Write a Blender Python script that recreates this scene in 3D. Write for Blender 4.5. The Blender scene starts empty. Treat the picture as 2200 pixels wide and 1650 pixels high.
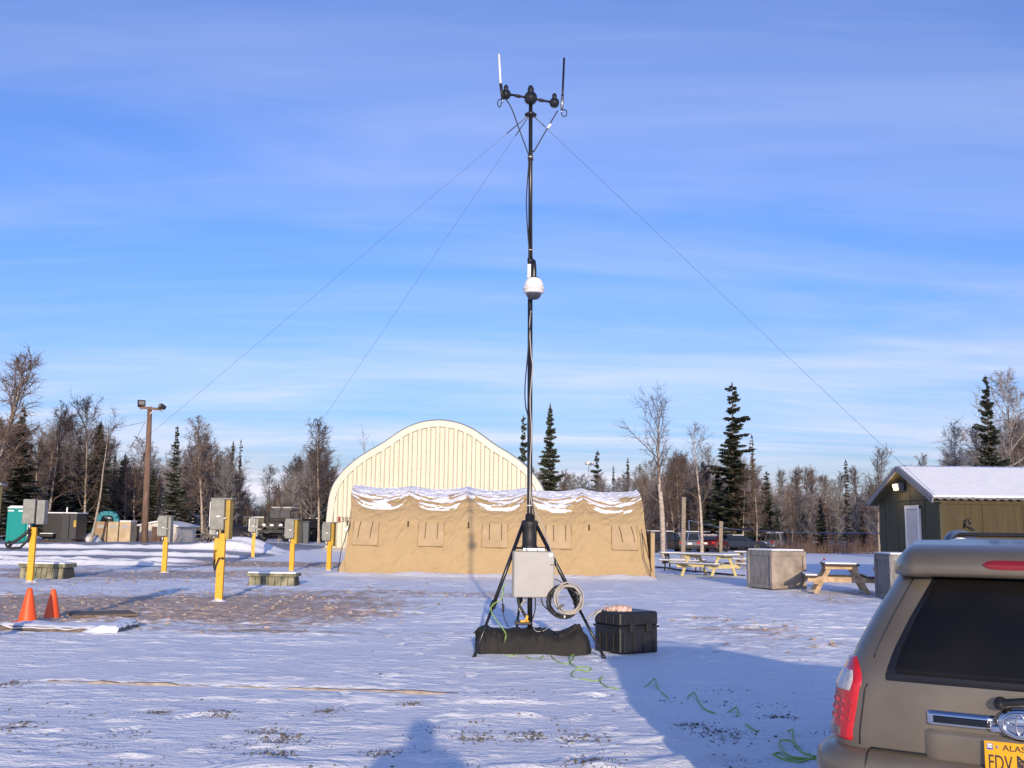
import bpy, math, random
import numpy as np
from mathutils import Vector, Matrix
R = math.radians
sc = bpy.context.scene
col = sc.collection
random.seed(7)

# ---------------------------------------------------------------- camera
EYE = 1.75
PITCH, ROLL = math.atan(310/2200), R(0.75)
F_ = Vector((0, math.cos(PITCH), math.sin(PITCH)))
U0 = Vector((0, -math.sin(PITCH), math.cos(PITCH)))
R0 = Vector((1, 0, 0))
RT = R0*math.cos(ROLL) + U0*math.sin(ROLL)
UP = U0*math.cos(ROLL) - R0*math.sin(ROLL)
cam = bpy.data.cameras.new('camera')
cam.sensor_width = 36; cam.lens = 36; cam.clip_start = 0.05; cam.clip_end = 9000
camo = bpy.data.objects.new('camera', cam); col.objects.link(camo)
camo.matrix_world = Matrix(((RT.x, UP.x, -F_.x, 0), (RT.y, UP.y, -F_.y, 0), (RT.z, UP.z, -F_.z, EYE), (0, 0, 0, 1)))
sc.camera = camo

# ---------------------------------------------------------------- light, sky, exposure
SUN_EL, SUN_AZ = R(10.3), R(4.2)         # the sun stands low behind the camera, a little to the right
LD = Vector((-math.sin(SUN_AZ)*math.cos(SUN_EL), math.cos(SUN_AZ)*math.cos(SUN_EL), -math.sin(SUN_EL)))
sun = bpy.data.lights.new('sun', 'SUN'); sun.energy = 2.8; sun.angle = R(0.53); sun.color = (1.0, 0.81, 0.58)
suno = bpy.data.objects.new('sun', sun); col.objects.link(suno)
suno.rotation_euler = LD.to_track_quat('-Z', 'Y').to_euler()
suno.location = (4, -30, 20)
w = bpy.data.worlds.new('World'); sc.world = w; w.use_nodes = True
nt = w.node_tree; nt.nodes.clear()
def N(t, kind, **kw):
    n = t.nodes.new(kind)
    for k, v in kw.items(): setattr(n, k, v)
    return n
def L(t, a, b): t.links.new(a, b)
out = N(nt, 'ShaderNodeOutputWorld'); bg = N(nt, 'ShaderNodeBackground')
bg.inputs['Strength'].default_value = 0.15
sky = N(nt, 'ShaderNodeTexSky', sky_type='NISHITA', sun_disc=False)
sky.sun_elevation = SUN_EL; sky.sun_rotation = math.pi - SUN_AZ
sky.air_density = 1.1; sky.dust_density = 1.4; sky.ozone_density = 4.0; sky.altitude = 50
# thin cirrus on a high plane: streaks that run with the wind
tc = N(nt, 'ShaderNodeTexCoord'); sep = N(nt, 'ShaderNodeSeparateXYZ'); L(nt, tc.outputs['Generated'], sep.inputs[0])
add = N(nt, 'ShaderNodeMath', operation='ADD'); add.inputs[1].default_value = 0.12; 
ab = N(nt, 'ShaderNodeMath', operation='ABSOLUTE'); L(nt, sep.outputs[2], ab.inputs[0]); L(nt, ab.outputs[0], add.inputs[0])
dx = N(nt, 'ShaderNodeMath', operation='DIVIDE'); L(nt, sep.outputs[0], dx.inputs[0]); L(nt, add.outputs[0], dx.inputs[1])
dy = N(nt, 'ShaderNodeMath', operation='DIVIDE'); L(nt, sep.outputs[1], dy.inputs[0]); L(nt, add.outputs[0], dy.inputs[1])
cmb = N(nt, 'ShaderNodeCombineXYZ'); L(nt, dx.outputs[0], cmb.inputs[0]); L(nt, dy.outputs[0], cmb.inputs[1])
def cloud(scale, rot, sx, sy, lo, hi, detail=8, dist=0.6, loc=(0, 0, 0)):
    mp = N(nt, 'ShaderNodeMapping'); mp.inputs['Scale'].default_value = (sx, sy, 1); mp.inputs['Rotation'].default_value = (0, 0, R(rot)); mp.inputs['Location'].default_value = loc
    L(nt, cmb.outputs[0], mp.inputs[0])
    no = N(nt, 'ShaderNodeTexNoise'); no.inputs['Scale'].default_value = scale; no.inputs['Detail'].default_value = detail; no.inputs['Roughness'].default_value = 0.58; no.inputs['Distortion'].default_value = dist
    L(nt, mp.outputs[0], no.inputs['Vector'])
    mr = N(nt, 'ShaderNodeMapRange', interpolation_type='SMOOTHSTEP'); mr.inputs[1].default_value = lo; mr.inputs[2].default_value = hi
    L(nt, no.outputs[0], mr.inputs[0]); return mr.outputs[0]
c1 = cloud(0.8, -8, 0.5, 1.5, 0.32, 0.90, detail=5, loc=(3.1, 0.4, 0))
c2 = cloud(1.9, -14, 0.35, 2.2, 0.38, 0.92, detail=6, loc=(1.7, 5.2, 0))
mx = N(nt, 'ShaderNodeMath', operation='MULTIPLY'); L(nt, c2, mx.inputs[0]); mx.inputs[1].default_value = 0.32
sm = N(nt, 'ShaderNodeMath', operation='ADD'); L(nt, c1, sm.inputs[0]); L(nt, mx.outputs[0], sm.inputs[1])
pth = N(nt, 'ShaderNodeMath', operation='ADD'); L(nt, ab.outputs[0], pth.inputs[0]); pth.inputs[1].default_value = 0.06     # thin cloud looks denser along the slanting view near the horizon
pt2 = N(nt, 'ShaderNodeMath', operation='DIVIDE'); pt2.inputs[0].default_value = 0.20; L(nt, pth.outputs[0], pt2.inputs[1])
veil = N(nt, 'ShaderNodeMath', operation='ADD'); L(nt, sm.outputs[0], veil.inputs[0]); veil.inputs[1].default_value = 0.05
sm2 = N(nt, 'ShaderNodeMath', operation='MULTIPLY'); L(nt, veil.outputs[0], sm2.inputs[0]); L(nt, pt2.outputs[0], sm2.inputs[1])
fc = N(nt, 'ShaderNodeMath', operation='MULTIPLY', use_clamp=True); L(nt, sm2.outputs[0], fc.inputs[0]); fc.inputs[1].default_value = 0.66
tint = N(nt, 'ShaderNodeMix', data_type='RGBA', blend_type='MULTIPLY'); tint.inputs[0].default_value = 1.0
L(nt, sky.outputs[0], tint.inputs[6]); tint.inputs[7].default_value = (0.64, 0.725, 1.08, 1)
mixc = N(nt, 'ShaderNodeMix', data_type='RGBA'); L(nt, fc.outputs[0], mixc.inputs[0]); L(nt, tint.outputs[2], mixc.inputs[6])
mixc.inputs[7].default_value = (4.2, 4.05, 4.7, 1)
L(nt, mixc.outputs[2], bg.inputs[0]); L(nt, bg.outputs[0], out.inputs[0])
vs = sc.view_settings
vs.view_transform = 'Standard'; vs.look = 'None'; vs.gamma = 1.0; vs.use_curve_mapping = False
vs.exposure = 0.62
sc.cycles.use_denoising = True
sc.cycles.max_bounces = 6; sc.cycles.transparent_max_bounces = 8

# ---------------------------------------------------------------- picture geometry -> world
def ray(u, v):
    return (RT*((u-1100)/2200) + UP*((825-v)/2200) + F_)
def G(u, v, z=0.0):
    d = ray(u, v); t = (z-EYE)/d.z
    return Vector((d.x*t, d.y*t, z))
def AT(u, v, Y):
    d = ray(u, v); t = Y/d.y
    return Vector((d.x*t, Y, EYE+d.z*t))
def GH(u, v):
    z = 0.0
    for _ in range(12):
        p = G(u, v, z); z = 0.5*z + 0.5*float(hb(np.array([p.x]), np.array([p.y]))[0])
    p = G(u, v, z); p.z = z
    return p
def zat(x, y): return float(hb(np.array([x]), np.array([y]))[0])
def XY(u, Y): return Vector((AT(u, 1150, Y).x, Y, zat(AT(u, 1150, Y).x, Y)))

# ---------------------------------------------------------------- numpy noise and terrain height
def _h(ix, iy, s):
    n = (ix.astype(np.int64)*374761393 + iy.astype(np.int64)*668265263 + s*1274126177) & 0x7fffffff
    n = ((n ^ (n >> 13))*1274126177) & 0x7fffffff
    return ((n ^ (n >> 16)) & 0xffff)/65535.0
def vn(x, y, s=0):
    ix = np.floor(x); iy = np.floor(y); fx = x-ix; fy = y-iy
    fx = fx*fx*(3-2*fx); fy = fy*fy*(3-2*fy)
    a = _h(ix, iy, s); b = _h(ix+1, iy, s); c = _h(ix, iy+1, s); d = _h(ix+1, iy+1, s)
    return (a*(1-fx)+b*fx)*(1-fy) + (c*(1-fx)+d*fx)*fy
def fbm(x, y, s=0, o=4):
    r = 0; a = 0.5; t = 0
    for k in range(o):
        r = r + a*vn(x*2**k+17.3*k, y*2**k+9.1*k, s+k); t += a; a *= 0.5
    return r/t
def ss(e0, e1, x):
    t = np.clip((x-e0)/(e1-e0), 0, 1); return t*t*(3-2*t)
MOUNDS = []      # (x, y, rx, ry, height)
def mound(u, v, rx, ry, h):
    p = G(u, v); MOUNDS.append((p.x, p.y, rx, ry, h))
MOUNDS.append((-14.6, 58.5, 1.7, 1.2, 0.60)); MOUNDS.append((-16.0, 58, 1.6, 1.0, 0.35)); MOUNDS.append((-7.9, 18.3, 1.5, .45, .05))
mound(1790, 1178, 9, 5, 0.9); mound(1870, 1176, 6, 4, 1.1); mound(1740, 1172, 6, 4, 0.7)
MOUNDS.append((-22.5, 63, 5.0, 4.0, 0.15))
EDGE_A, EDGE_B = G(100, 1466), G(985, 1492)
def hb(x, y):
    h = 0.48*ss(-8, -18, x)*ss(46, 62, y)
    for mx_, my_, rx, ry, hh in MOUNDS:
        h = h + hh*np.exp(-((x-mx_)/rx)**2-((y-my_)/ry)**2)
    return h
PRINTS = []
def trail(a, b, seed):
    r = random.Random(seed); a, b = Vector(a), Vector(b); d = b-a; n = int(d.length/.62); d.normalize(); sd = Vector((-d.y, d.x))
    for k in range(n):
        q = a+d*(.62*k)+sd*((.12 if k % 2 else -.12)+r.gauss(0, .05)); t_ = math.atan2(d.y, d.x)+r.gauss(0, .2); PRINTS.append((q.x, q.y, math.cos(t_), math.sin(t_)))
trail((-.6, 6.5), (-.5, 14.0), 1); trail((.2, 7.0), (1.6, 13.6), 2); trail((-2.5, 6.8), (-1.2, 13.0), 3); trail((1.2, 13.4), (2.4, 22), 4); trail((-.9, 14), (-4, 24), 5); trail((2.6, 14.6), (5.5, 26), 6); trail((-5.2, 7.5), (-2.0, 10.2), 7); trail((1.8, 9), (3.2, 14), 8); trail((-1.5, 16), (2.8, 17), 9)
def hfull(x, y):
    h = hb(x, y)
    # snow laid a little higher behind the half-buried edge
    yl = EDGE_A.y + (x-EDGE_A.x)/(EDGE_B.x-EDGE_A.x)*(EDGE_B.y-EDGE_A.y)
    e = 0.03*ss(0.0, 0.10, y-yl)*(1-ss(1.5, 5.0, y-yl))*ss(EDGE_A.x-0.5, EDGE_A.x, x)*(1-ss(EDGE_B.x-1.5, EDGE_B.x+0.5, x))
    h = h + e
    near = 1-ss(30, 90, y)
    n1 = fbm(x*0.75+0.4*fbm(x*.6, y*.6, 5), y*2.6, 11, 4)
    rip = np.clip((n1-0.53)/0.22, 0, 1)**1.4*0.045
    n2 = fbm(x*2.1, y*5.2, 21, 3)
    rip2 = np.clip((n2-0.57)/0.12, 0, 1)*0.026
    h = h + (rip+rip2)*near*(0.35+0.65*fbm(x*.15, y*.15, 3, 2)) + 0.05*(fbm(x*.35, y*.35, 9, 3)-0.5)*near
    d = dirt(x, y)
    h = h + d*(0.10*(fbm(x*2.2, y*2.2, 31, 4)-0.5) + 0.07*np.clip(fbm(x*4.5, y*4.5, 37, 2)-0.6, 0, 1))*near
    # ploughed ridges on the road at the left
    for k, yy in enumerate((42.5, 47.0, 52.0, 57.0)):
        q = yy + 0.05*(x+20) + 1.2*(fbm(x*.25, x*0+k, 41+k, 2)-.5)
        h = h + 0.27*np.exp(-((y-q)/0.34)**2)*ss(-12, -15, x)*(0.35+0.9*fbm(x*1.3, y*1.3, 51+k, 3))
    for fx, fy, ca_, sa_ in PRINTS:      # boot prints
        m_ = (np.abs(x-fx) < .3) & (np.abs(y-fy) < .3)
        if m_.any():
            a_ = (x[m_]-fx)*ca_+(y[m_]-fy)*sa_; b_ = -(x[m_]-fx)*sa_+(y[m_]-fy)*ca_; r_ = (a_/.15)**2+(b_/.06)**2
            h = np.array(h); h[m_] += -.028*np.exp(-r_**2)+.010*np.exp(-((np.sqrt(r_)-1.35)/.3)**2)
    # drifts against the tent foot
    q = 37.05
    h = h + 0.17*np.exp(-((y-q)/0.55)**2)*ss(-7.0, -6.3, x)*(1-ss(4.9, 5.3, x))*(0.45+0.8*fbm(x*1.1, y*0, 61, 3))
    return h
def dirt(x, y):
    n = fbm(x*.5, y*.9, 71, 4)
    band = np.exp(-((y-(22.3+0.12*(x+6)))/5.0)**2)*ss(0.5, -5.0, x)*ss(-17, -12, x)*1.35
    line = np.exp(-((y-(17.2-0.02*x))/0.55)**2)*(0.55+0.25*ss(0, -4, x))*(1-0.5*ss(0, 3, x))
    patch = np.exp(-(((x+10.6)/4.3)**2)**2-((y-47-0.15*(x+9))/3.6)**4)*1.5*ss(-16, -13, x)
    line2 = np.exp(-((y-31.5)/0.35)**2)*0.32*ss(0, 3, x)
    strip = np.exp(-((y-36)/5.5)**2)*ss(-5.5, -9.0, x)*0.95
    all_ = 0.62*ss(13.5, 16, y)*(1-ss(30, 36, y))*ss(.45, .75, fbm(x*.22, y*.22, 77, 3))
    d = np.maximum.reduce([all_*(0.3+1.2*n), band*(0.35+1.1*n), line*(0.3+1.2*n), patch*(0.5+.8*n), line2*(0.3+1.3*n), strip*(0.2+1.2*n)])
    return np.clip(d, 0, 1)
def ice(x, y):
    a = ss(40, 43, y)*(1-ss(72, 80, y))*ss(-11.5, -14, x)
    b = np.exp(-((y-35.5)/2.2)**2)*ss(-9.2, -10.5, x)*ss(-18, -14, x)*1.1
    return np.clip(np.maximum(a*0.95, b), 0, 1)

# ---------------------------------------------------------------- mesh helpers
class MB:
    def __init__(s): s.v = []; s.f = []; s.sm = []
    def add(s, v, f, smooth=False):
        o = len(s.v); s.v += [tuple(p) for p in v]; s.f += [tuple(i+o for i in q) for q in f]; s.sm += [smooth]*len(f); return s
    def box(s, c, d, rz=0, M=None):
        x, y, z = d[0]/2, d[1]/2, d[2]/2
        P = [Vector(q) for q in ((-x,-y,-z),(x,-y,-z),(x,y,-z),(-x,y,-z),(-x,-y,z),(x,-y,z),(x,y,z),(-x,y,z))]
        if M is None: M = Matrix.Rotation(rz, 3, 'Z')
        P = [M @ p + Vector(c) for p in P]
        return s.add(P, [(0,3,2,1),(4,5,6,7),(0,1,5,4),(1,2,6,5),(2,3,7,6),(3,0,4,7)])
    def bar(s, a, b, w_, h_, up=(0,0,1)):
        a, b = Vector(a), Vector(b); d = (b-a); ln = d.length; d.normalize()
        u = Vector(up); 
        if abs(d.dot(u)) > .99: u = Vector((0, 1, 0))
        sd = d.cross(u).normalized(); u = sd.cross(d).normalized()
        M = Matrix((sd, d, u)).transposed()
        return s.box((a+b)/2, (w_, ln, h_), M=M)
    def tube(s, pts, r, n=8, cap=True, smooth=True):
        pts = [Vector(p) for p in pts]; m = len(pts)
        rr = r if isinstance(r, (list, tuple)) else [r]*m
        v = []; pu = None
        for i, p in enumerate(pts):
            d = (pts[min(i+1, m-1)]-pts[max(i-1, 0)])
            if d.length < 1e-9: d = Vector((0, 0, 1))
            d.normalize()
            if pu is None:
                pu = Vector((1, 0, 0)) if abs(d.x) < .9 else Vector((0, 1, 0))
            u = (pu - d*pu.dot(d))
            if u.length < 1e-6: u = d.orthogonal()
            u.normalize(); pu = u; w_ = d.cross(u)
            for k in range(n):
                a = 2*math.pi*k/n; v.append(p + (u*math.cos(a)+w_*math.sin(a))*rr[i])
        f = [(i*n+k, i*n+(k+1) % n, (i+1)*n+(k+1) % n, (i+1)*n+k) for i in range(m-1) for k in range(n)]
        s.add(v, f, smooth)
        if cap:
            o = len(s.v)-len(v)
            s.f += [tuple(o+k for k in reversed(range(n))), tuple(o+(m-1)*n+k for k in range(n))]; s.sm += [False, False]
        return s
    def lathe(s, prof, n=20, c=(0,0,0), M=None, smooth=True):
        M = M or Matrix.Identity(3); c = Vector(c); m = len(prof)
        v = [M @ Vector((r*math.cos(2*math.pi*k/n), r*math.sin(2*math.pi*k/n), z)) + c for r, z in prof for k in range(n)]
        f = [(i*n+k, i*n+(k+1) % n, (i+1)*n+(k+1) % n, (i+1)*n+k) for i in range(m-1) for k in range(n)]
        return s.add(v, f, smooth)
    def grid(s, P, smooth=True, keep=None):
        m, n = len(P), len(P[0])
        f = [(i*n+j, i*n+j+1, (i+1)*n+j+1, (i+1)*n+j) for i in range(m-1) for j in range(n-1) if keep is None or keep(i, j)]
        return s.add([p for row in P for p in row], f, smooth)
    def prism(s, poly, y0, y1, smooth=False):
        n = len(poly)
        v = [(x, y0, z) for x, z in poly]+[(x, y1, z) for x, z in poly]
        return s.add(v, [tuple(range(n)), tuple(reversed(range(n, 2*n)))]+[(i, n+i, n+(i+1) % n, (i+1) % n) for i in range(n)], smooth)
    def build(s, name, m, parent=None, off=None, bevel=0, seg=2):
        me = bpy.data.meshes.new(name)
        v = s.v if off is None else [(a-off[0], b-off[1], c-off[2]) for a, b, c in s.v]
        me.from_pydata(v, [], s.f)
        me.polygons.foreach_set('use_smooth', s.sm)
        import bmesh
        bm = bmesh.new(); bm.from_mesh(me); bmesh.ops.recalc_face_normals(bm, faces=bm.faces) if len(s.f) < 20000 else None
        bm.to_mesh(me); bm.free(); me.update()
        me.materials.append(m)
        o = bpy.data.objects.new(name, me); col.objects.link(o)
        if parent is not None: o.parent = parent
        if bevel:
            b = o.modifiers.new('bevel', 'BEVEL'); b.width = bevel; b.segments = seg; b.limit_method = 'ANGLE'; b.angle_limit = R(40)
        return o
def tag(o, label=None, cat=None, group=None, kind=None):
    for k, v in (('label', label), ('category', cat), ('group', group), ('kind', kind)):
        if v: o[k] = v
    return o
def thing(name, label, cat, loc=(0,0,0), rz=0, group=None):
    o = bpy.data.objects.new(name, None); col.objects.link(o); o.empty_display_size = 0.2
    o.location = loc; o.rotation_euler = (0, 0, rz); return tag(o, label, cat, group)
KIDS = {}
def kids(o): return [c for c in bpy.data.objects if c.parent == o]
def copy_tree(o, loc, rz=0, label=None, scale=None, tree=None):
    tree = tree or [(c, kids(c)) for c in kids(o)]
    r = o.copy(); col.objects.link(r); r.location = loc; r.rotation_euler = (0, 0, rz)
    if label: r['label'] = label
    if scale: r.scale = scale if isinstance(scale, (tuple, list)) else (scale,)*3
    for c, gs in tree:
        d = c.copy(); col.objects.link(d); d.parent = r
        for g in gs:
            e = g.copy(); col.objects.link(e); e.parent = d
    return r
def one(mb, name, m, label, cat, loc=(0,0,0), group=None, kind=None, bevel=0):
    """world-space mesh -> a single-mesh thing with its origin at loc"""
    o = mb.build(name, m, off=loc, bevel=bevel); o.location = loc
    return tag(o, label, cat, group, kind)

# ---------------------------------------------------------------- materials
def mat(name, c, rough=0.6, metal=0.0, var=0.18, vs_=5.0, c2=None, bump=0.0, bs=60.0, st=(1,1,1), lo=.3, hi=.7, spec=0.5, emit=0, coat=0, trans=0, rnd=0):
    m = bpy.data.materials.new(name); m.use_nodes = True; t = m.node_tree
    b = t.nodes['Principled BSDF']
    b.inputs['Roughness'].default_value = rough; b.inputs['Metallic'].default_value = metal
    b.inputs['Specular IOR Level'].default_value = spec; b.inputs['Coat Weight'].default_value = coat
    b.inputs['Transmission Weight'].default_value = trans
    tcn = N(t, 'ShaderNodeTexCoord'); mp = N(t, 'ShaderNodeMapping'); mp.inputs['Scale'].default_value = st
    L(t, tcn.outputs['Object'], mp.inputs[0])
    no = N(t, 'ShaderNodeTexNoise'); no.inputs['Scale'].default_value = vs_; no.inputs['Detail'].default_value = 5
    L(t, mp.outputs[0], no.inputs['Vector'])
    cr = N(t, 'ShaderNodeValToRGB'); cr.color_ramp.elements[0].position = lo; cr.color_ramp.elements[1].position = hi
    a = tuple(x*(1-var) for x in c); d = c2 or tuple(min(1, x*(1+var)) for x in c)
    cr.color_ramp.elements[0].color = (*a, 1); cr.color_ramp.elements[1].color = (*d, 1)
    L(t, no.outputs[0], cr.inputs[0])
    src = cr.outputs[0]
    if rnd:
        oi = N(t, 'ShaderNodeObjectInfo'); mr = N(t, 'ShaderNodeMapRange'); mr.inputs[3].default_value = 1-rnd; mr.inputs[4].default_value = 1+rnd
        L(t, oi.outputs['Random'], mr.inputs[0])
        mm = N(t, 'ShaderNodeMix', data_type='RGBA', blend_type='MULTIPLY'); mm.inputs[0].default_value = 1
        L(t, src, mm.inputs[6]); cx = N(t, 'ShaderNodeCombineColor')
        for k in range(3): L(t, mr.outputs[0], cx.inputs[k])
        L(t, cx.outputs[0], mm.inputs[7]); src = mm.outputs[2]
    L(t, src, b.inputs['Base Color'])
    if bump:
        n2 = N(t, 'ShaderNodeTexNoise'); n2.inputs['Scale'].default_value = bs; n2.inputs['Detail'].default_value = 4
        L(t, mp.outputs[0], n2.inputs['Vector'])
        bp = N(t, 'ShaderNodeBump'); bp.inputs['Strength'].default_value = bump; bp.inputs['Distance'].default_value = 0.02
        L(t, n2.outputs[0], bp.inputs['Height']); L(t, bp.outputs[0], b.inputs['Normal'])
    if emit:
        b.inputs['Emission Color'].default_value = (*c, 1); b.inputs['Emission Strength'].default_value = emit
    return m
M = {}
M['snow'] = mat('snow', (.85, .865, .89), .55, bump=.35, bs=14, var=.05)
M['black'] = mat('black_metal', (.012, .012, .015), .32, var=.3, spec=.6)
M['rubber'] = mat('black_rubber', (.014, .014, .016), .55, var=.3)
M['bag'] = mat('black_nylon', (.016, .015, .015), .8, bump=.5, bs=25)
M['case'] = mat('black_plastic', (.013, .013, .015), .42, bump=.15, bs=120)
M['grey_box'] = mat('light_grey_enclosure', (.335, .33, .325), .5, var=.06)
M['ped_grey'] = mat('grey_painted_steel', (.225, .23, .21), .5, var=.18, vs_=7)
M['yellow'] = mat('yellow_paint', (.78, .38, .012), .5, var=.4, c2=(.78, .38, .012), vs_=14, lo=.28, hi=.45, bump=.1, bs=40)
M['yellow_dull'] = mat('dull_yellow_paint', (.42, .27, .03), .5, var=.2)
M['white'] = mat('white_plastic', (.78, .77, .74), .35, var=.04)
M['white_cable'] = mat('off_white_cable', (.44, .40, .35), .5, var=.12)
M['chrome'] = mat('chrome', (.62, .64, .68), .12, 1.0, var=.05)
M['steel'] = mat('galvanised_steel', (.38, .39, .41), .4, .8)
M['wire'] = mat('guy_wire', (.12, .12, .15), .5, .4)
M['green_cord'] = mat('green_cord', (.27, .46, .08), .45, var=.1)
M['orange'] = mat('orange_cone', (.85, .10, .015), .45, var=.08)
M['wood'] = mat('weathered_wood', (.24, .195, .15), .8, vs_=3, st=(1, 1, 12), var=.35, bump=.4, bs=20)
M['wood_grey'] = mat('grey_weathered_wood', (.20, .195, .19), .85, vs_=4, var=.35, bump=.3, st=(4, 4, 1))
M['ply'] = mat('plywood', (.32, .26, .205), .75, vs_=2.5, var=.45, c2=(.40, .335, .275), bump=.3)
M['pale_wood'] = mat('pale_yellow_painted_wood', (.62, .52, .25), .65, var=.15)
M['table_wood'] = mat('tan_lumber', (.45, .32, .19), .75, vs_=6, var=.4, bump=.2)
M['dark_wood'] = mat('dark_stained_wood', (.05, .035, .035), .7, var=.3)
M['board'] = mat('old_board', (.16, .125, .10), .85, vs_=4, var=.4, st=(1, 6, 6), bump=.4)
M['pole_wood'] = mat('pole_wood', (.17, .105, .075), .85, vs_=5, st=(3, 3, .3), var=.4)
M['red_pole'] = mat('reddish_pole', (.16, .06, .035), .85, vs_=5, var=.4)
M['dark_red'] = mat('dark_metal_door', (.10, .05, .04), .6)
M['glass'] = mat('dark_glass', (.010, .011, .014), .08, spec=.7, var=.2)
# ================================================================ ground
def axis(fine, step, grow, lim):
    a = [0.0]; d = step
    while a[-1] < fine: a.append(a[-1]+step)
    while a[-1] < lim: d *= grow; a.append(a[-1]+d)
    return np.array(a)
xa = axis(7.0, 0.06, 1.022, 170); xa = np.concatenate([xa, [300, 700, 1800, 5000]])
X_ = np.concatenate([-xa[:0:-1], xa])
ya = 5.0 + axis(17.0, 0.05, 1.022, 17.3); ya = np.concatenate([ya, np.arange(ya[-1]+.14, 64, .14)]); ya = np.concatenate([ya, ya[-1] + axis(.1, 0.15, 1.04, 130)[1:]]); ya = np.concatenate([ya, [300, 600, 1500, 5000]])
Y_ = np.concatenate([[-300, -80, -30, -14, -8, -5, -3, -1, 0.5, 2, 3, 4], ya])
gx, gy = np.meshgrid(X_, Y_)
gz = hfull(gx.ravel(), gy.ravel()).reshape(gx.shape)
nx, ny = len(X_), len(Y_)
me = bpy.data.meshes.new('ground')
co = np.stack([gx, gy, gz], -1).reshape(-1, 3).astype(np.float32)
ii = (np.arange(ny-1)[:, None]*nx + np.arange(nx-1)[None, :]).ravel()
quads = np.stack([ii, ii+1, ii+nx+1, ii+nx], 1).astype(np.int32)
me.vertices.add(len(co)); me.vertices.foreach_set('co', co.ravel())
me.loops.add(quads.size); me.loops.foreach_set('vertex_index', quads.ravel())
me.polygons.add(len(quads)); me.polygons.foreach_set('loop_start', np.arange(0, quads.size, 4, dtype=np.int32))
me.polygons.foreach_set('loop_total', np.full(len(quads), 4, dtype=np.int32))
me.update(calc_edges=True); me.polygons.foreach_set('use_smooth', np.ones(len(quads), dtype=bool))
for nm, fn in (('dirt', dirt), ('ice', ice)):
    at_ = me.attributes.new(nm, 'FLOAT', 'POINT'); at_.data.foreach_set('value', fn(co[:, 0].astype(float), co[:, 1].astype(float)).astype(np.float32))
gm = bpy.data.materials.new('snowy_ground'); gm.use_nodes = True; t = gm.node_tree; b = t.nodes['Principled BSDF']
geo = N(t, 'ShaderNodeNewGeometry')
def gnoise(scale, detail=6, st=(1, 1, 1), rough=.55):
    mp = N(t, 'ShaderNodeMapping'); mp.inputs['Scale'].default_value = st; L(t, geo.outputs['Position'], mp.inputs[0])
    n = N(t, 'ShaderNodeTexNoise'); n.inputs['Scale'].default_value = scale; n.inputs['Detail'].default_value = detail; n.inputs['Roughness'].default_value = rough
    L(t, mp.outputs[0], n.inputs['Vector']); return n.outputs[0]
def rng(x, lo, hi, a=0.0, b_=1.0):
    m_ = N(t, 'ShaderNodeMapRange', interpolation_type='SMOOTHSTEP'); m_.inputs[1].default_value = lo; m_.inputs[2].default_value = hi; m_.inputs[3].default_value = a; m_.inputs[4].default_value = b_
    L(t, x, m_.inputs[0]); return m_.outputs[0]
def mth(op, a, b_, clamp=False):
    m_ = N(t, 'ShaderNodeMath', operation=op, use_clamp=clamp)
    for k, q in enumerate((a, b_)):
        if isinstance(q, (int, float)): m_.inputs[k].default_value = q
        else: L(t, q, m_.inputs[k])
    return m_.outputs[0]
def mixc_(f, a, b_):
    m_ = N(t, 'ShaderNodeMix', data_type='RGBA'); L(t, f, m_.inputs[0])
    for k, q in ((6, a), (7, b_)):
        if isinstance(q, tuple): m_.inputs[k].default_value = (*q, 1)
        else: L(t, q, m_.inputs[k])
    return m_.outputs[2]
def attr(n):
    a = N(t, 'ShaderNodeAttribute'); a.attribute_name = n; return a.outputs['Fac']
snowc = mixc_(gnoise(1.3, 5), (.83, .845, .88), (.90, .905, .925))
soil = mixc_(rng(gnoise(5, 6), .35, .65), (.34, .205, .12), (.60, .45, .325))
dm = mth('ADD', attr('dirt'), mth('MULTIPLY', mth('SUBTRACT', gnoise(3.5, 8, rough=.65), .5), 1.9))
dmask = rng(dm, .36, .95, 0.0, .88)
c = mixc_(dmask, snowc, soil)
icec = mixc_(gnoise(.9, 6, (1, 2.5, 1)), (.25, .25, .28), (.40, .40, .44))
im = rng(mth('ADD', attr('ice'), mth('MULTIPLY', mth('SUBTRACT', gnoise(.55, 6, (.5, 2.2, 1)), .5), 1.5)), .42, .62)
# road ice shows only in the hollows between the ploughed ridges
sp = N(t, 'ShaderNodeSeparateXYZ'); L(t, geo.outputs['Normal'], sp.inputs[0])
im = mth('MULTIPLY', im, rng(sp.outputs[2], .965, .99))
c = mixc_(mth('MULTIPLY', im, mth('SUBTRACT', 1.0, dmask)), c, icec)
# specks of gravel and dead grass that poke through thin snow
patchy = rng(gnoise(.55, 4), .44, .66)
speck = mth('MULTIPLY', rng(gnoise(9, 4, (1, 1.4, 1), .7), .62, .68), patchy)
c = mixc_(speck, c, (.16, .14, .11))
L(t, c, b.inputs['Base Color']); b.inputs['Roughness'].default_value = .62; b.inputs['Specular IOR Level'].default_value = .25
bp = N(t, 'ShaderNodeBump'); bp.inputs['Strength'].default_value = .8; bp.inputs['Distance'].default_value = .06
hsum = mth('ADD', mth('MULTIPLY', gnoise(4, 8, (1, 2.4, 1), .6), 1.0), mth('MULTIPLY', gnoise(26, 4), .25))
L(t, hsum, bp.inputs['Height']); L(t, bp.outputs[0], b.inputs['Normal'])
me.materials.append(gm)
ground = bpy.data.objects.new('ground', me); col.objects.link(ground); ground['kind'] = 'structure'

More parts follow.
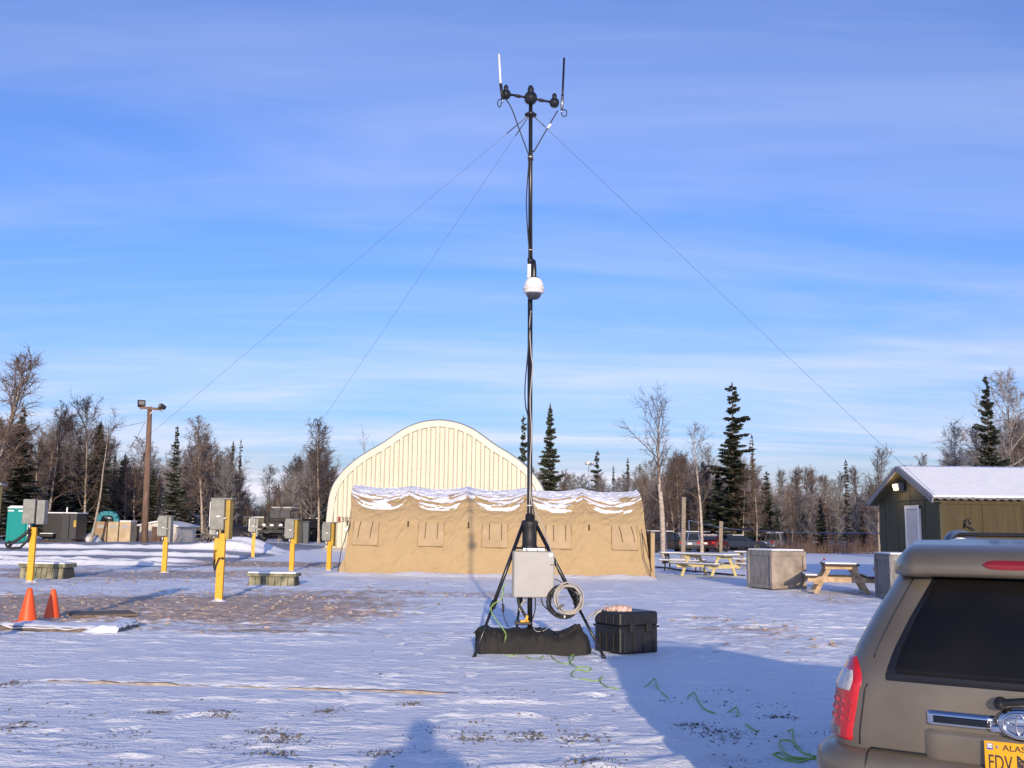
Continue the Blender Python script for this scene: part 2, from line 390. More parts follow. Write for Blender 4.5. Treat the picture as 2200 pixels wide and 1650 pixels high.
def ground_lumps(name, pts, mat_, smin, smax, flat=.6, label=None, cat=None, seed=1):
    rr = random.Random(seed); mb = MB()
    zz_ = hfull(np.array([q[0] for q in pts]), np.array([q[1] for q in pts]))
    for (x, y), z in zip(pts, zz_.tolist()):
        s_ = smin+(smax-smin)*rr.random()**2.5
        a = rr.random()*6.28; ca, sa = math.cos(a), math.sin(a)
        v = []
        for (px, py, pz) in ((1,0,0),(.3,.9,0),(-.8,.6,0),(-.9,-.5,0),(.2,-1,0),(.55,.1,.8),(-.3,.45,.9),(-.35,-.4,.75)):
            q = .75+.5*rr.random(); px, py, pz = px*q, py*q, pz*q*flat
            v.append((x+s_*(px*ca-py*sa), y+s_*(px*sa+py*ca), z-.15*s_+s_*pz))
        mb.add(v, [(0,1,5),(1,6,5),(1,2,6),(2,3,6),(3,7,6),(3,4,7),(4,5,7),(4,0,5),(5,6,7)])
    o = mb.build(name, mat_); return tag(o, label, cat, None, 'stuff')
M['clod'] = mat('frozen_soil', (.26, .18, .13), .9, vs_=3, var=.3, c2=(.55, .46, .40))
M['gravel'] = mat('dark_gravel', (.15, .125, .10), .9, vs_=8, var=.4)
rr = random.Random(3); pts = []
cand = [(rr.uniform(-14, 9), rr.uniform(14, 48)) for _ in range(16000)]
dv = dirt(np.array([q[0] for q in cand]), np.array([q[1] for q in cand]))
pts = [q for q, d_ in zip(cand, dv.tolist()) if d_ > .25+.6*rr.random()][:2600]
ground_lumps('soil_clods', pts, M['clod'], .010, .07, .7, 'frozen brown soil clods scattered across the dirty snow', 'soil', 2)
pts = []
for k in range(95):
    cx = rr.uniform(-5.5, 3.2); cy = rr.uniform(6.8, 11.6)
    if cx < -.5 and cy > 10.6: continue
    n_ = int(3+26*rr.random()**2.5)
    for j in range(n_): pts.append((cx+rr.gauss(0, .14), cy+rr.gauss(0, .10)))
for k in range(200): pts.append((rr.uniform(-9, 8), rr.uniform(7, 34)))
BARE = [(600, 1592, 1.0), (565, 1575, .7), (1022, 1588, .8), (1245, 1590, 1.1), (1135, 1585, .8), (470, 1540, .7), (700, 1530, .6), (1255, 1645, .6), (340, 1535, .5), (880, 1515, .4), (1560, 1580, 1.2), (1500, 1560, .8), (40, 1565, .8), (20, 1470, .9), (1680, 1545, .7), (590, 1625, .9), (820, 1625, .5)]
for u_, v_, s_ in BARE:
    q = G(u_, v_)
    for k in range(int(110*s_)): pts.append((q.x+rr.gauss(0, .11*s_), q.y+rr.gauss(0, .13*s_)))
ground_lumps('gravel', pts, M['gravel'], .004, .021, .7, 'dark gravel crumbs poking through the thin snow', 'gravel', 4)
M['dry_grass'] = mat('dead_grass', (.10, .088, .062), .9, var=.4)
mb = MB()
for k in range(60+170):
    cx = rr.uniform(-5.0, 3.0); cy = rr.uniform(6.8, 9.8)
    if k >= 60:
        u_, v_, s_ = BARE[k % len(BARE)]; q = G(u_, v_); cx = q.x+rr.gauss(0, .09*s_); cy = q.y+rr.gauss(0, .10*s_)
    zc = float(hfull(np.array([cx]), np.array([cy]))[0])
    for j in range(int(4+26*rr.random()**2)):
        x = cx+rr.gauss(0, .07); y = cy+rr.gauss(0, .06); z = zc; hh = rr.uniform(.006, .020); a = rr.random()*6.3
        dx_, dy_ = .006*math.cos(a), .006*math.sin(a); lx, ly = rr.gauss(0, .02), rr.gauss(0, .02)
        mb.add([(x-dx_, y-dy_, z-.01), (x+dx_, y+dy_, z-.01), (x+lx, y+ly, z+hh)], [(0, 1, 2)])
tag(mb.build('dead_grass', M['dry_grass']), 'short dead grass blades showing through the thin snow', 'grass', None, 'stuff')

# ================================================================ trees
M['birch'] = mat('birch_bark', (.34, .27, .21), .85, vs_=3, st=(1, 1, 4), var=.45, c2=(.52, .44, .36), rnd=.2)
M['bark'] = mat('dark_bark', (.10, .07, .055), .9, var=.3, rnd=.25)
M['twig'] = mat('bare_twigs', (.110, .072, .055), .9, vs_=.6, var=.3, c2=(.185, .135, .112), rnd=.35)
M['frost_twig'] = mat('frosted_twigs', (.20, .18, .17), .9, vs_=.6, var=.3, c2=(.34, .32, .31), rnd=.25)
M['needle'] = mat('spruce_needles', (.022, .032, .018), .85, vs_=.8, var=.4, c2=(.045, .055, .030), rnd=.35)
M['tree_snow'] = mat('snow_on_boughs', (.62, .65, .72), .7, var=.1)

def bare_tree(seed, H, spread=.28, n1=26, start=.28, lean=0.03, droop=.1, thin=1.0, twigs=5, n2=8, r0=None):
    r = random.Random(seed); tr, cr = MB(), MB()
    def path(p, d, ln, n, wob, up):
        pts = [p.copy()]; d = d.normalized()
        for i in range(n):
            d = (d + Vector((r.gauss(0, wob), r.gauss(0, wob), r.gauss(0, wob)+up))).normalized()
            p = p + d*(ln/n); pts.append(p.copy())
        return pts
    r0 = r0 or H*.011+.03
    ang = r.random()*6.28
    tp = path(Vector((0, 0, -.1)), Vector((lean*math.cos(ang), lean*math.sin(ang), 1)), H*.97, 12, .03, .03)
    tr.tube(tp, [r0*(1-.93*i/12)*(1.25 if i == 0 else 1) for i in range(13)], 7, False)
    def at(f):
        q = f*12; i = min(11, int(q)); return tp[i].lerp(tp[i+1], q-i)
    for i in range(n1):
        f = start+(1-start)*(i+r.random()*.8)/n1; f = min(f, .985)
        p = at(f); a = i*2.4+r.random(); el = .55+.75*f+r.gauss(0, .12)
        d = Vector((math.cos(a)*math.cos(el), math.sin(a)*math.cos(el), math.sin(el)))
        shape = math.sin(math.pi*min(1, (f-start)/(1-start)*.82+.18))**.8
        ln = H*spread*(.35+.75*shape)*r.uniform(.65, 1.2)
        bp_ = path(p, d, ln, 5, .16, .03)
        rb = r0*(1-.85*f)*.42*thin
        (cr).tube(bp_, [max(.012, rb*(1-.8*k/5)) for k in range(6)], 4, False)
        for j in range(n2):
            g = .25+.75*(j+r.random())/n2; q = g*5; k = min(4, int(q)); p2 = bp_[k].lerp(bp_[k+1], min(1, q-k))
            d2 = ((bp_[k+1]-bp_[k]).normalized()+Vector((r.gauss(0, .6), r.gauss(0, .6), r.gauss(.12, .45)))).normalized()
            l2 = ln*.42*(1.15-.6*g)*r.uniform(.6, 1.3)
            b2 = path(p2, d2, l2, 3, .2, -droop*.3)
            cr.tube(b2, [.014*thin, .011*thin, .009*thin, .005], 3, False)
            for m_ in range(twigs):
                h_ = r.random(); q2 = h_*3; k2 = min(2, int(q2)); p3 = b2[k2].lerp(b2[k2+1], q2-k2)
                d3 = (d2+Vector((r.gauss(0, .7), r.gauss(0, .7), r.gauss(.05, .5)-droop))).normalized()
                b3 = path(p3, d3, l2*r.uniform(.25, .65)+.12, 2, .2, -droop)
                cr.tube(b3, [.009*thin, .007*thin, .004], 3, False)
    return tr, cr
def spruce(seed, H, rad, dens=1.0, bare=.05, irregular=.35, power=.75):
    r = random.Random(seed); tr, cr, sn = MB(), MB(), MB()
    tr.tube([(0, 0, -.1), (r.gauss(0, .05), r.gauss(0, .05), H*.5), (r.gauss(0, .08), r.gauss(0, .08), H)], [H*.012+.03, H*.007+.02, .015], 7, False)
    z = H*bare; side = [r.random()*6.28 for _ in range(3)]
    gapf = 1.0
    while z < H*.99:
        f = z/H
        gapf = .6*gapf+.4*r.uniform(1-irregular*1.6, 1+irregular)
        rd = max(.10, rad*(1-f)**power*gapf + .05)
        nb = max(4, int(7*dens*(1-.35*f)))
        for i in range(nb):
            if r.random() < .12*irregular*3: continue
            a = i*6.283/nb + r.gauss(0, .4); rl = rd*r.uniform(.45, 1.28); zb_ = z; z = z+r.uniform(-.9, .9)*(H*.017+.03)
            dr = -.30+.55*f+r.gauss(0, .08)
            ca, sa = math.cos(a), math.sin(a)
            steps = 5 if rl > .5 else 3
            for s_ in range(steps):
                t_ = .12+.88*(s_+.5)/steps
                px, py, pz = rl*t_*ca, rl*t_*sa, z+dr*rl*t_+.12*rl*t_*t_
                wd = (.22+.26*rl)*(1.15-.65*t_)*r.uniform(.7, 1.3); lf = rl/steps*1.5
                for sd in (-1, 1):
                    tip = (px+lf*.6*ca-sd*wd*sa, py+lf*.6*sa+sd*wd*ca, pz-.10*wd-r.random()*.16)
                    bk = (px-lf*.55*ca-sd*wd*.25*sa, py-lf*.55*sa+sd*wd*.25*ca, pz-.05-r.random()*.12)
                    fr = (px+lf*.8*ca, py+lf*.8*sa, pz+dr*lf*.4)
                    cr.add([(px-lf*.5*ca, py-lf*.5*sa, pz+.03), bk, tip, fr], [(0, 1, 2), (0, 2, 3)])
                    # hanging spray
                    cr.add([(px-lf*.3*ca, py-lf*.3*sa, pz), (px+lf*.5*ca-sd*wd*.3*sa, py+lf*.5*sa+sd*wd*.3*ca, pz-.02), (px+.1*lf*ca-sd*wd*.4*sa, py+.1*lf*sa+sd*wd*.4*ca, pz-.16-.22*wd)], [(0, 1, 2)])
                if r.random() < .30:
                    wd *= .55
                    sn.add([(px-lf*.4*ca, py-lf*.4*sa, pz+.05), (px-wd*sa, py+wd*ca, pz+.0), (px+lf*.6*ca, py+lf*.6*sa, pz+.05+dr*lf*.4), (px+wd*sa, py-wd*ca, pz+.0)], [(0, 1, 2, 3)])
            z = zb_
        z += (H*.017+.03)*r.uniform(.75, 1.2)/max(.6, dens)
    for k in range(10):
        a = r.random()*6.28; cr.add([(0, 0, H*.985), (.12*math.cos(a), .12*math.sin(a), H*.965), (0, 0, H+.25)], [(0, 1, 2)])
    return tr, cr, sn
PROTO = {}
def make_proto(key, mbs, mats, names):
    root = bpy.data.objects.new('proto', None)
    meshes = []
    for mb_, m_, n_ in zip(mbs, mats, names):
        me_ = bpy.data.meshes.new(n_); me_.from_pydata(mb_.v, [], mb_.f); me_.polygons.foreach_set('use_smooth', mb_.sm); me_.materials.append(m_); me_.update()
        meshes.append((n_, me_))
    PROTO[key] = meshes
for k in range(5):
    PROTO_H = 12.0
    make_proto(('birch', k), bare_tree(100+k, 12, .25+.03*(k % 3), 30, .20+.05*(k % 2), twigs=7, n2=9, thin=1.45), (M['birch'], M['twig']), ('trunk', 'crown'))
for k in range(3):
    make_proto(('frost', k), bare_tree(200+k, 12, .28, 28, .15, twigs=8, n2=9, thin=1.5), (M['bark'], M['frost_twig']), ('trunk', 'crown'))
for k in range(4):
    make_proto(('spruce', k), spruce(300+k, 12, (2.0, 1.55, 2.4, 1.75)[k], (1.0, 1.0, 1.1, .9)[k], .05, (.3, .4, .3, .55)[k]), (M['bark'], M['needle'], M['tree_snow']), ('trunk', 'crown', 'snow'))
make_proto(('thin', 0), spruce(320, 12, .50, .7, .15, .7, .5), (M['bark'], M['needle'], M['tree_snow']), ('trunk', 'crown', 'snow'))
make_proto(('thin', 1), spruce(321, 12, .34, .5, .3, .9, .4), (M['bark'], M['twig'], M['tree_snow']), ('trunk', 'crown', 'snow'))
make_proto(('tall', 0), spruce(331, 12, 1.35, 1.0, .10, .75, .45), (M['bark'], M['needle'], M['tree_snow']), ('trunk', 'crown', 'snow'))
make_proto(('nearbirch', 0), bare_tree(405, 12, .27, 18, .36, .05, twigs=6, n2=8, r0=.27), (M['birch'], M['twig']), ('trunk', 'crown'))
make_proto(('nearbirch', 1), bare_tree(412, 12, .22, 16, .40, .02, twigs=5, n2=8, r0=.16), (M['birch'], M['twig']), ('trunk', 'crown'))
make_proto(('snag', 0), bare_tree(431, 12, .20, 7, .62, .04, twigs=1, n2=4, r0=.2), (M['birch'], M['twig']), ('trunk', 'crown'))
def plant(key, u, vtop, Y, label, group=None, name=None, rz=None, sx=1.0, lean=0.0):
    p = XY(u, Y); top = AT(u, vtop, Y); H = max(1.5, top.z-p.z)
    kind = key[0]
    o = thing(name or {'birch': 'birch_tree', 'frost': 'bare_tree', 'spruce': 'spruce_tree', 'thin': 'spruce_tree', 'tall': 'spruce_tree', 'nearbirch': 'birch_tree', 'snag': 'birch_tree'}[kind], label, 'tree', (p.x, p.y, p.z-.05), random.random()*6.28 if rz is None else rz, group)
    s_ = H/12.0; o.scale = (s_*sx, s_*sx, s_); o.rotation_euler[1] = lean
    for n_, me_ in PROTO[key]:
        c_ = bpy.data.objects.new(n_, me_); col.objects.link(c_); c_.parent = o
        if n_ == 'snow': c_['kind'] = 'stuff'
    return o
# trees one can pick out
for a in [
 (('birch', 4), -34, 775, 66, 'tall spreading bare tree at the edge of the lot beyond the teal toilet', 1.3),
 (('spruce', 0), 30, 876, 74, 'snow-dusted spruce behind the teal portable toilet', 1.25),
 (('birch', 1), 100, 880, 76, 'pale bare birch above the black generator', .9),
 (('birch', 2), 180, 868, 78, 'tall bare birch behind the leaning snag by the excavator', .85),
 (('spruce', 1), 200, 905, 79, 'dark spruce right behind the leaning pale snag', 1.3),
 (('spruce', 3), 368, 915, 76, 'slender pointed spruce beside the wooden floodlight pole', .85),
 (('birch', 0), 435, 905, 80, 'broad bare birch between two spruces behind the grey dumpster', 1.0),
 (('thin', 0), 491, 948, 92, 'ragged thin spruce beside the bare dead spruce spire', 1.0),
 (('thin', 1), 508, 945, 96, 'dead needle-thin spruce spire past the broad bare birch', 1.0),
 (('frost', 1), 580, 1008, 105, 'frost-covered tree behind the army truck', 1.2),
 (('birch', 3), 685, 905, 82, 'tall reddish birch with a broken top beside the arched building', .9),
 (('snag', 0), 770, 930, 110, 'bare crooked tree top rising behind the arched roof', .9),
 (('tall', 0), 1122, 893, 95, 'thin spruce partly hidden by the black mast', .65),
 (('spruce', 1), 1180, 868, 92, 'tall dense spruce behind the tent beside the black mast', .95),
 (('tall', 0), 1283, 968, 110, 'small narrow spruce alone above the tent ridge', .8),
 (('thin', 0), 1349, 983, 110, 'small thin spruce above the end bay of the tent', 1.0),
 (('thin', 0), 1318, 1000, 118, 'short wispy spruce above the tent ridge between two darker spruces', .8),
 (('nearbirch', 1), 1508, 915, 74, 'bare birch standing among the parked cars', 1.05),
 (('tall', 0), 1578, 824, 97, 'tallest ragged dark spruce beyond the parked cars', 1.15),
 (('thin', 1), 1619, 935, 100, 'dead spruce spire beside the tallest ragged spruce', 1.2),
 (('tall', 0), 1650, 1012, 100, 'dark spruce with a blunt top behind the wooden crate', 1.1),
 (('thin', 0), 1822, 988, 92, 'thin spruce with a long bare tip left of the green cabin', 1.25),
 (('spruce', 2), 1765, 1070, 88, 'small snow-dusted spruce before the birches beyond the snowbank', .8),
 (('birch', 4), 1888, 972, 70, 'reddish drooping birch rising behind the cabin gable', .8),
 (('frost', 2), 1978, 983, 95, 'small bare tree top just above the cabin ridge', .8),
 (('spruce', 0), 2135, 810, 62, 'pointed dark spruce behind the cabin roof', .85),
 (('frost', 1), 2070, 925, 66, 'frosty bare tree beside the spruce behind the cabin roof', 1.0),
 (('frost', 2), 2190, 815, 64, 'tall frosted birch behind the cabin at the far end of its roof', 1.0),
]:
    plant(a[0], a[1], a[2], a[3], a[4], None, sx=a[5])
plant(('nearbirch', 0), 1428, 858, 68, 'pale birch with a thick trunk standing beside the tent end', rz=2.2, sx=1.0, lean=.03)
plant(('snag', 0), 196, 912, 66, 'pale leaning snag with a broken top behind the storage bins', rz=.4, sx=.75, lean=.10)
# the rest of the wood
SIL = [(-80,880),(0,890),(60,900),(150,895),(245,930),(300,948),(340,955),(400,930),(460,925),(500,990),(525,1040),(545,1055),(580,1020),(640,960),(700,945),(720,990),(800,1000),(1100,1010),(1200,1000),(1250,1005),(1330,1015),(1380,990),(1450,960),(1500,945),(1560,970),(1640,1000),(1700,1005),(1760,1020),(1850,1015),(1890,990),(1960,1020),(2040,980),(2100,930),(2200,900),(2300,890)]
su = [a for a, _ in SIL]; sv = [b_ for _, b_ in SIL]
rt = random.Random(12)
GRP = 'trees of the wood behind the lot'
u = -70.0
cnt = 0
for layer, (Yb, step, drop) in enumerate(((86, 22.5, 25), (100, 20.5, 8), (116, 20.0, 0))):
    u = -70.0+5*layer
    while u < 2290:
        if 790 < u < 1090: u = 1090
        base = float(np.interp(u, su, sv))
        vt = base + abs(rt.gauss(0, 38)) + drop*rt.random()
        q = rt.random()
        left = u < 420
        if q < (.40 if left else .20): key = ('spruce', rt.randrange(4)); lab = 'dark spruce in the wood behind the snowy lot'; vt += 35
        elif q < (.42 if layer == 0 else .62): key = ('frost', rt.randrange(3)); lab = 'frosted bare tree in the wood behind the snowy lot'
        else: key = ('birch', rt.randrange(5)); lab = 'leafless bare birch in the wood behind the snowy lot'
        Y = Yb + rt.uniform(-6, 8)
        if 1370 < u < 1900: Y += 14
        plant(key, u, min(vt, 1095), Y, lab, GRP + {'spruce': ', spruces', 'frost': ', frosted trees', 'birch': ', birches'}[key[0]], sx=rt.uniform(.8, 1.25))
        cnt += 1
        u += step*rt.uniform(.55, 1.45)
# far wood that reads as one mass, and brush at its foot
mb = MB(); rr = random.Random(5)
for k in range(48000):
    u = rr.uniform(-120, 2320)
    Y = rr.uniform(126, 150); p = XY(u, Y); base = float(np.interp(u, su, sv))
    top = AT(u, max(base+35+abs(rr.gauss(0, 40)), 985), Y).z
    h0 = rr.random()*.75*top; ln = rr.uniform(.8, 4.5); a = rr.random()*6.28; wd = rr.uniform(.02, .085)
    e = (p.x+ln*.35*math.cos(a), p.y+ln*.35*math.sin(a), min(top, h0+ln))
    mb.add([(p.x-wd, p.y, h0-.2), (p.x+wd, p.y, h0-.2), e], [(0, 1, 2)])
    if k % 40 == 0: mb.tube([(p.x, p.y, -.2), (p.x+rr.gauss(0, .3), p.y, top*.9)], [.12, .03], 4, False)
M['far_wood'] = mat('distant_twigs', (.12, .09, .078), .95, vs_=.3, var=.3, c2=(.20, .165, .15))
tag(mb.build('distant_wood', M['far_wood']), 'hazy mass of far bare trees behind the wood', 'woodland', None, 'stuff')
M['brush'] = mat('brown_brush', (.15, .085, .055), .95, vs_=.8, var=.4, c2=(.24, .16, .12))
mb = MB()
for k in range(20000):
    u = rr.uniform(-100, 2300)
    if 760 < u < 1110: continue
    Y = rr.uniform(95, 124); p = XY(u, Y); a = rr.random()*6.28; hh = rr.uniform(.5, 2.6)*(1.0 if u < 1100 else .9)
    wd = rr.uniform(.008, .022)
    mb.add([(p.x-wd, p.y, p.z-.05), (p.x+wd, p.y, p.z-.05), (p.x+.4*hh*math.cos(a), p.y+.4*hh*math.sin(a), p.z+hh)], [(0, 1, 2)])
def twig_clump(u, Y, n, h, spread):
    p0 = XY(u, Y)
    for k in range(n):
        x = p0.x+rr.gauss(0, spread); y = p0.y+rr.gauss(0, spread*.6); z = zat(x, y); a = rr.random()*6.28; hh = h*rr.uniform(.4, 1.1); wd = rr.uniform(.008, .016)
        mb.add([(x-wd, y, z-.05), (x+wd, y, z-.05), (x+.35*hh*math.cos(a), y+.35*hh*math.sin(a), z+hh)], [(0, 1, 2)])
for u in range(300, 372, 6): twig_clump(u, 71+rr.uniform(-1, 1), 9, 1.5, .5)
for u in range(255, 300, 6): twig_clump(u, 71+rr.uniform(-1, 1), 35, .8, .5)
for u in range(1690, 1885, 9): twig_clump(u, 92+rr.uniform(-8, 6), 70, 1.2, 1.3)
tag(mb.build('brush', M['brush']), 'brown leafless brush along the foot of the wood', 'brush', None, 'stuff')
# ================================================================ arched steel building
HY = 70.0
k_ = HY/2200
prof = [(235,1187),(235.5,1126),(232,1076),(226,1050),(219,1037),(206,1019),(193,1005),(172,987),(141,967),(121,956),(106,945),(77,924),(45,910),(20,905),(0,903.5)]
hx = np.array([a*k_ for a, _ in prof]); hz = np.array([(1187-b_)*k_ for _, b_ in prof])
hc = XY(938, HY)
M['cream'] = mat('cream_steel', (.56, .53, .41), .5, var=.05, vs_=1)
M['cream2'] = mat('cream_trim_steel', (.53, .51, .42), .45, var=.05)
M['concrete'] = mat('concrete', (.34, .29, .25), .85, vs_=3, var=.2)
t_ = thing('arched_building', 'cream corrugated steel building with an arched S-curve roof behind the tent', 'building', hc)
# smooth the profile
def prof_pts(n=60):
    d = np.concatenate([[0], np.cumsum(np.hypot(np.diff(hx), np.diff(hz)))]); q = np.linspace(0, d[-1], n)
    x = np.interp(q, d, hx); z = np.interp(q, d, hz)
    for _ in range(3):
        x[1:-1] = (x[:-2]+2*x[1:-1]+x[2:])/4; z[1:-1] = (z[:-2]+2*z[1:-1]+z[2:])/4
    return x, z
px_, pz_ = prof_pts()
full = [(-x, z) for x, z in zip(px_, pz_)] + [(x, z) for x, z in list(zip(px_, pz_))[-2::-1]]
mb = MB(); rows = []
for j, y in enumerate(np.arange(-.12, 22, .3)):
    o_ = .10 if j % 2 else 0.0
    rows.append([(x*(1+o_/8), y, z*(1+o_/8)) for x, z in full])
mb.grid(rows); mb.build('roof', M['cream2'], t_)
def inset(x):      # arch height above x, less the trim
    return float(np.interp(abs(x), px_[::-1], pz_[::-1])) if abs(x) < px_.max() else 0
# front trim band following the arch
P0, P1 = [], []
cx0 = np.array(full); dn = np.gradient(cx0, axis=0); nn = np.stack([dn[:, 1], -dn[:, 0]], 1); nn /= np.linalg.norm(nn, axis=1)[:, None]
inn = cx0 + nn*.42
mb = MB()
mb.grid([[(x, -.10, z) for x, z in full], [(x, -.10, max(0, z)) for x, z in inn], [(x, .12, max(0, z)) for x, z in inn]], smooth=False)
mb.build('arch_trim', M['cream2'], t_)
ix = inn[:, 0]; iz = inn[:, 1]
def itop(x):
    zs = [iz[i]+(x-ix[i])/(ix[i+1]-ix[i]+1e-9)*(iz[i+1]-iz[i]) for i in range(len(ix)-1) if min(ix[i], ix[i+1]) <= x <= max(ix[i], ix[i+1])]
    return max(zs) if zs else 0
pw = .62; x = -7.13
while x < 7.1:
    pts = [x, x+.06, x+.14, x+.33, x+.42, x+.56, x+pw]; dep = [.10, .10, -.05, -.05, .10, .10, .09]
    tops = [itop(min(max(q, -7.1), 7.1)) for q in pts]
    mb = MB(); mb.grid([[(q, d_, .25) for q, d_ in zip(pts, dep)], [(q, d_, max(.4, tp-.0)) for q, d_, tp in zip(pts, dep, tops)]], smooth=False)
    # closed rib heads
    mb.add([(pts[1], .10, max(.4, tops[1])), (pts[2], -.02, max(.4, tops[2])), (pts[3], -.02, max(.4, tops[3])), (pts[4], .10, max(.4, tops[4]))], [(0, 1, 2, 3)])
    mb.build('panel', M['cream'], t_)
    x += pw
MB().box((0, .05, .12), (15.3, .5, .34)).build('footing', M['concrete'], t_)
# number sign, partly covered by the tent
M['sign_red'] = mat('dark_red_sign', (.22, .03, .02), .6)
M['sign_ink'] = mat('dark_brown_lettering', (.09, .04, .03), .6)
def text_mesh(body, size, m_, parent, loc, rot=(R(90), 0, 0), name='lettering', ext=.003, sx=1.0, align='LEFT'):
    c_ = bpy.data.curves.new('t', 'FONT'); c_.body = body; c_.size = size; c_.extrude = ext; c_.align_x = align; c_.resolution_u = 3
    o_ = bpy.data.objects.new('t', c_); col.objects.link(o_); bpy.context.view_layer.update()
    me_ = bpy.data.meshes.new_from_object(o_.evaluated_get(bpy.context.evaluated_depsgraph_get()))
    bpy.data.objects.remove(o_); me_.materials.clear(); me_.materials.append(m_)
    r_ = bpy.data.objects.new(name, me_); col.objects.link(r_); r_.parent = parent; r_.location = loc; r_.rotation_euler = rot; r_.scale = (sx, 1, 1)
    return r_
a = AT(726, 1122, HY-.15)-hc
MB().box((a.x+.07, -.10, a.z+.20), (.16, .03, .36)).build('sign_plate', M['sign_red'], t_)
text_mesh('302', .50, M['sign_ink'], t_, (a.x+.20, -.11, a.z+.02), name='number')
MB().box((a.x+.55, -.09, a.z-.45), (.30, .04, .18)).build('meter_plate', M['white'], t_)

# ================================================================ tent
TY = 37.3
M['canvas'] = None
tl, tr_ = AT(735, 1229, TY).x, AT(1399, 1229, TY).x
TL = tr_-tl; tcx = (tl+tr_)/2
tz = -0.02
tent = thing('tent', 'long tan canvas frame tent with snow on its scalloped roof', 'tent', (tcx, TY, tz)); tent.rotation_euler = (0, R(.35), R(0))
tprof = [(0,0),(.06,.5),(.14,1.0),(.25,1.5),(.40,1.98),(.62,2.36),(.95,2.72),(1.4,3.02),(2.1,3.24),(2.95,3.36)]
ty = np.array([a for a, _ in tprof]); tzz = np.array([b_ for _, b_ in tprof])
td = np.concatenate([[0], np.cumsum(np.hypot(np.diff(ty), np.diff(tzz)))])
NB = 5
def tent_pt(u, s):      # u along the length 0..1, s 0..2 over the profile (1 = ridge)
    back = s > 1; q = (2-s if back else s)*td[-1]
    y = float(np.interp(q, td, ty)); z = float(np.interp(q, td, tzz))
    f = (u*NB) % 1.0 if u < 1 else 0.0
    sag = (math.sin(math.pi*f)**.8 if 0 < f < 1 else 0)
    rf = max(0, min(1, (z-1.75)/.9)); rf = rf*rf*(3-2*rf)
    z -= sag*.12*rf; y += sag*.09*rf + sag*.03*(1-rf)
    if back: y = 5.9-y
    x = (u-.5)*TL + (.09*min(z, 2)-.22*max(0, z-2.2))*(1-u) - .09*min(z, 2)*u
    return x, y, z
nu, ns = 360, 150
uu, sg = np.meshgrid(np.linspace(0, 1, nu+1), np.linspace(0, 2, 2*ns+1))
P = [[None]*(nu+1) for _ in range(2*ns+1)]
us = np.linspace(0, 1, nu+1); s_s = np.linspace(0, 2, 2*ns+1)
fr = (us*NB) % 1.0
W1 = fbm(uu*40, sg*26+6*np.sin(np.pi*((uu*NB) % 1)), 81, 3); W2 = fbm(uu*90, sg*60+9*np.sin(np.pi*((uu*NB) % 1)), 85, 3)
diag = fbm(uu*22+sg*9, sg*30-uu*35, 88, 3)
for i, s in enumerate(s_s):
    for j, u in enumerate(us):
        x, y, z = tent_pt(float(u), float(s)); sgn = -1 if s <= 1 else 1
        wr = .075*(W1[i, j]-.5)+.035*(W2[i, j]-.5)+.07*(diag[i, j]-.5)
        P[i][j] = (x, y+sgn*wr*min(1, z/.25), z + (wr*.6 if z > 2.4 else 0))
mb = MB(); mb.grid(P)
# end walls
for e in (0, nu):
    edge = [P[i][e] for i in range(0, 2*ns+1, 6)]
    mb.add(edge, [tuple(range(len(edge)))])
tb = mb.build('canvas', M['snow'], tent)
sn = np.zeros(len(tb.data.vertices), dtype=np.float32)
Z = np.array([p[2] for row in P for p in row]); S_ = np.repeat(s_s, nu+1); Uf = np.tile(fr, 2*ns+1)
sag = np.sin(np.pi*np.clip(Uf, 0, 1))**.8
low = 2.36 + .62*(1-sag)**1.8          # snow reaches lower in the sagging middle of a bay
stre = fbm(np.tile(us, 2*ns+1)*20, S_*46+3.2*sag, 91, 4)
val = (Z-low)/.36 - .20 + (stre-.5)*8.5 + np.clip((Z-2.92)/.12, 0, 3)*.8
val = np.where((Z > low+.02), val, -1) 
val = np.where(Z > 3.2, 2.0, val)
pocket = ((Z > low-.02) & (Z < low+.16) & (sag > .62)); val = np.where(pocket, val+1.2, val)
sn[:len(Z)] = np.clip(val, 0, 1)
at_ = tb.data.attributes.new('snowcover', 'FLOAT', 'POINT'); at_.data.foreach_set('value', sn)
cm = bpy.data.materials.new('tan_canvas'); cm.use_nodes = True; t = cm.node_tree; b = t.nodes['Principled BSDF']
geo = N(t, 'ShaderNodeNewGeometry')
cc = mixc_(gnoise(1.2, 6, (1, 1, 2)), (.375, .272, .148), (.45, .332, .185))
f_ = rng(mth('ADD', attr('snowcover'), mth('MULTIPLY', mth('SUBTRACT', gnoise(9, 5, (.6, 1, 3)), .5), .5)), .40, .60)
L(t, mixc_(f_, cc, (.80, .81, .86)), b.inputs['Base Color']); b.inputs['Roughness'].default_value = .85; b.inputs['Specular IOR Level'].default_value = .15
bp = N(t, 'ShaderNodeBump'); bp.inputs['Strength'].default_value = .5; bp.inputs['Distance'].default_value = .03
L(t, mth('ADD', gnoise(3.5, 5, (.5, 1, 2.6)), mth('MULTIPLY', f_, .9)), bp.inputs['Height']); L(t, bp.outputs[0], b.inputs['Normal'])
tb.data.materials[0] = cm
M['canvas_plain'] = mat('tan_canvas_flap', (.40, .295, .17), .85, vs_=2, var=.12, bump=.3, bs=8)
M['seam'] = mat('dark_webbing', (.05, .035, .025), .8)
M['seam_tan'] = mat('tan_seam', (.30, .20, .09), .85)
def on_front(x, z, o=.03):
    # a point just proud of the front wall
    best = min(range(len(tzz)-1), key=lambda i: abs((tzz[i]+tzz[i+1])/2-z))
    y = float(np.interp(z, tzz, ty)); 
    f = ((x/TL+.5)*NB) % 1.0; sg_ = math.sin(math.pi*f)**.8
    return (x, y+sg_*.03-o, z)
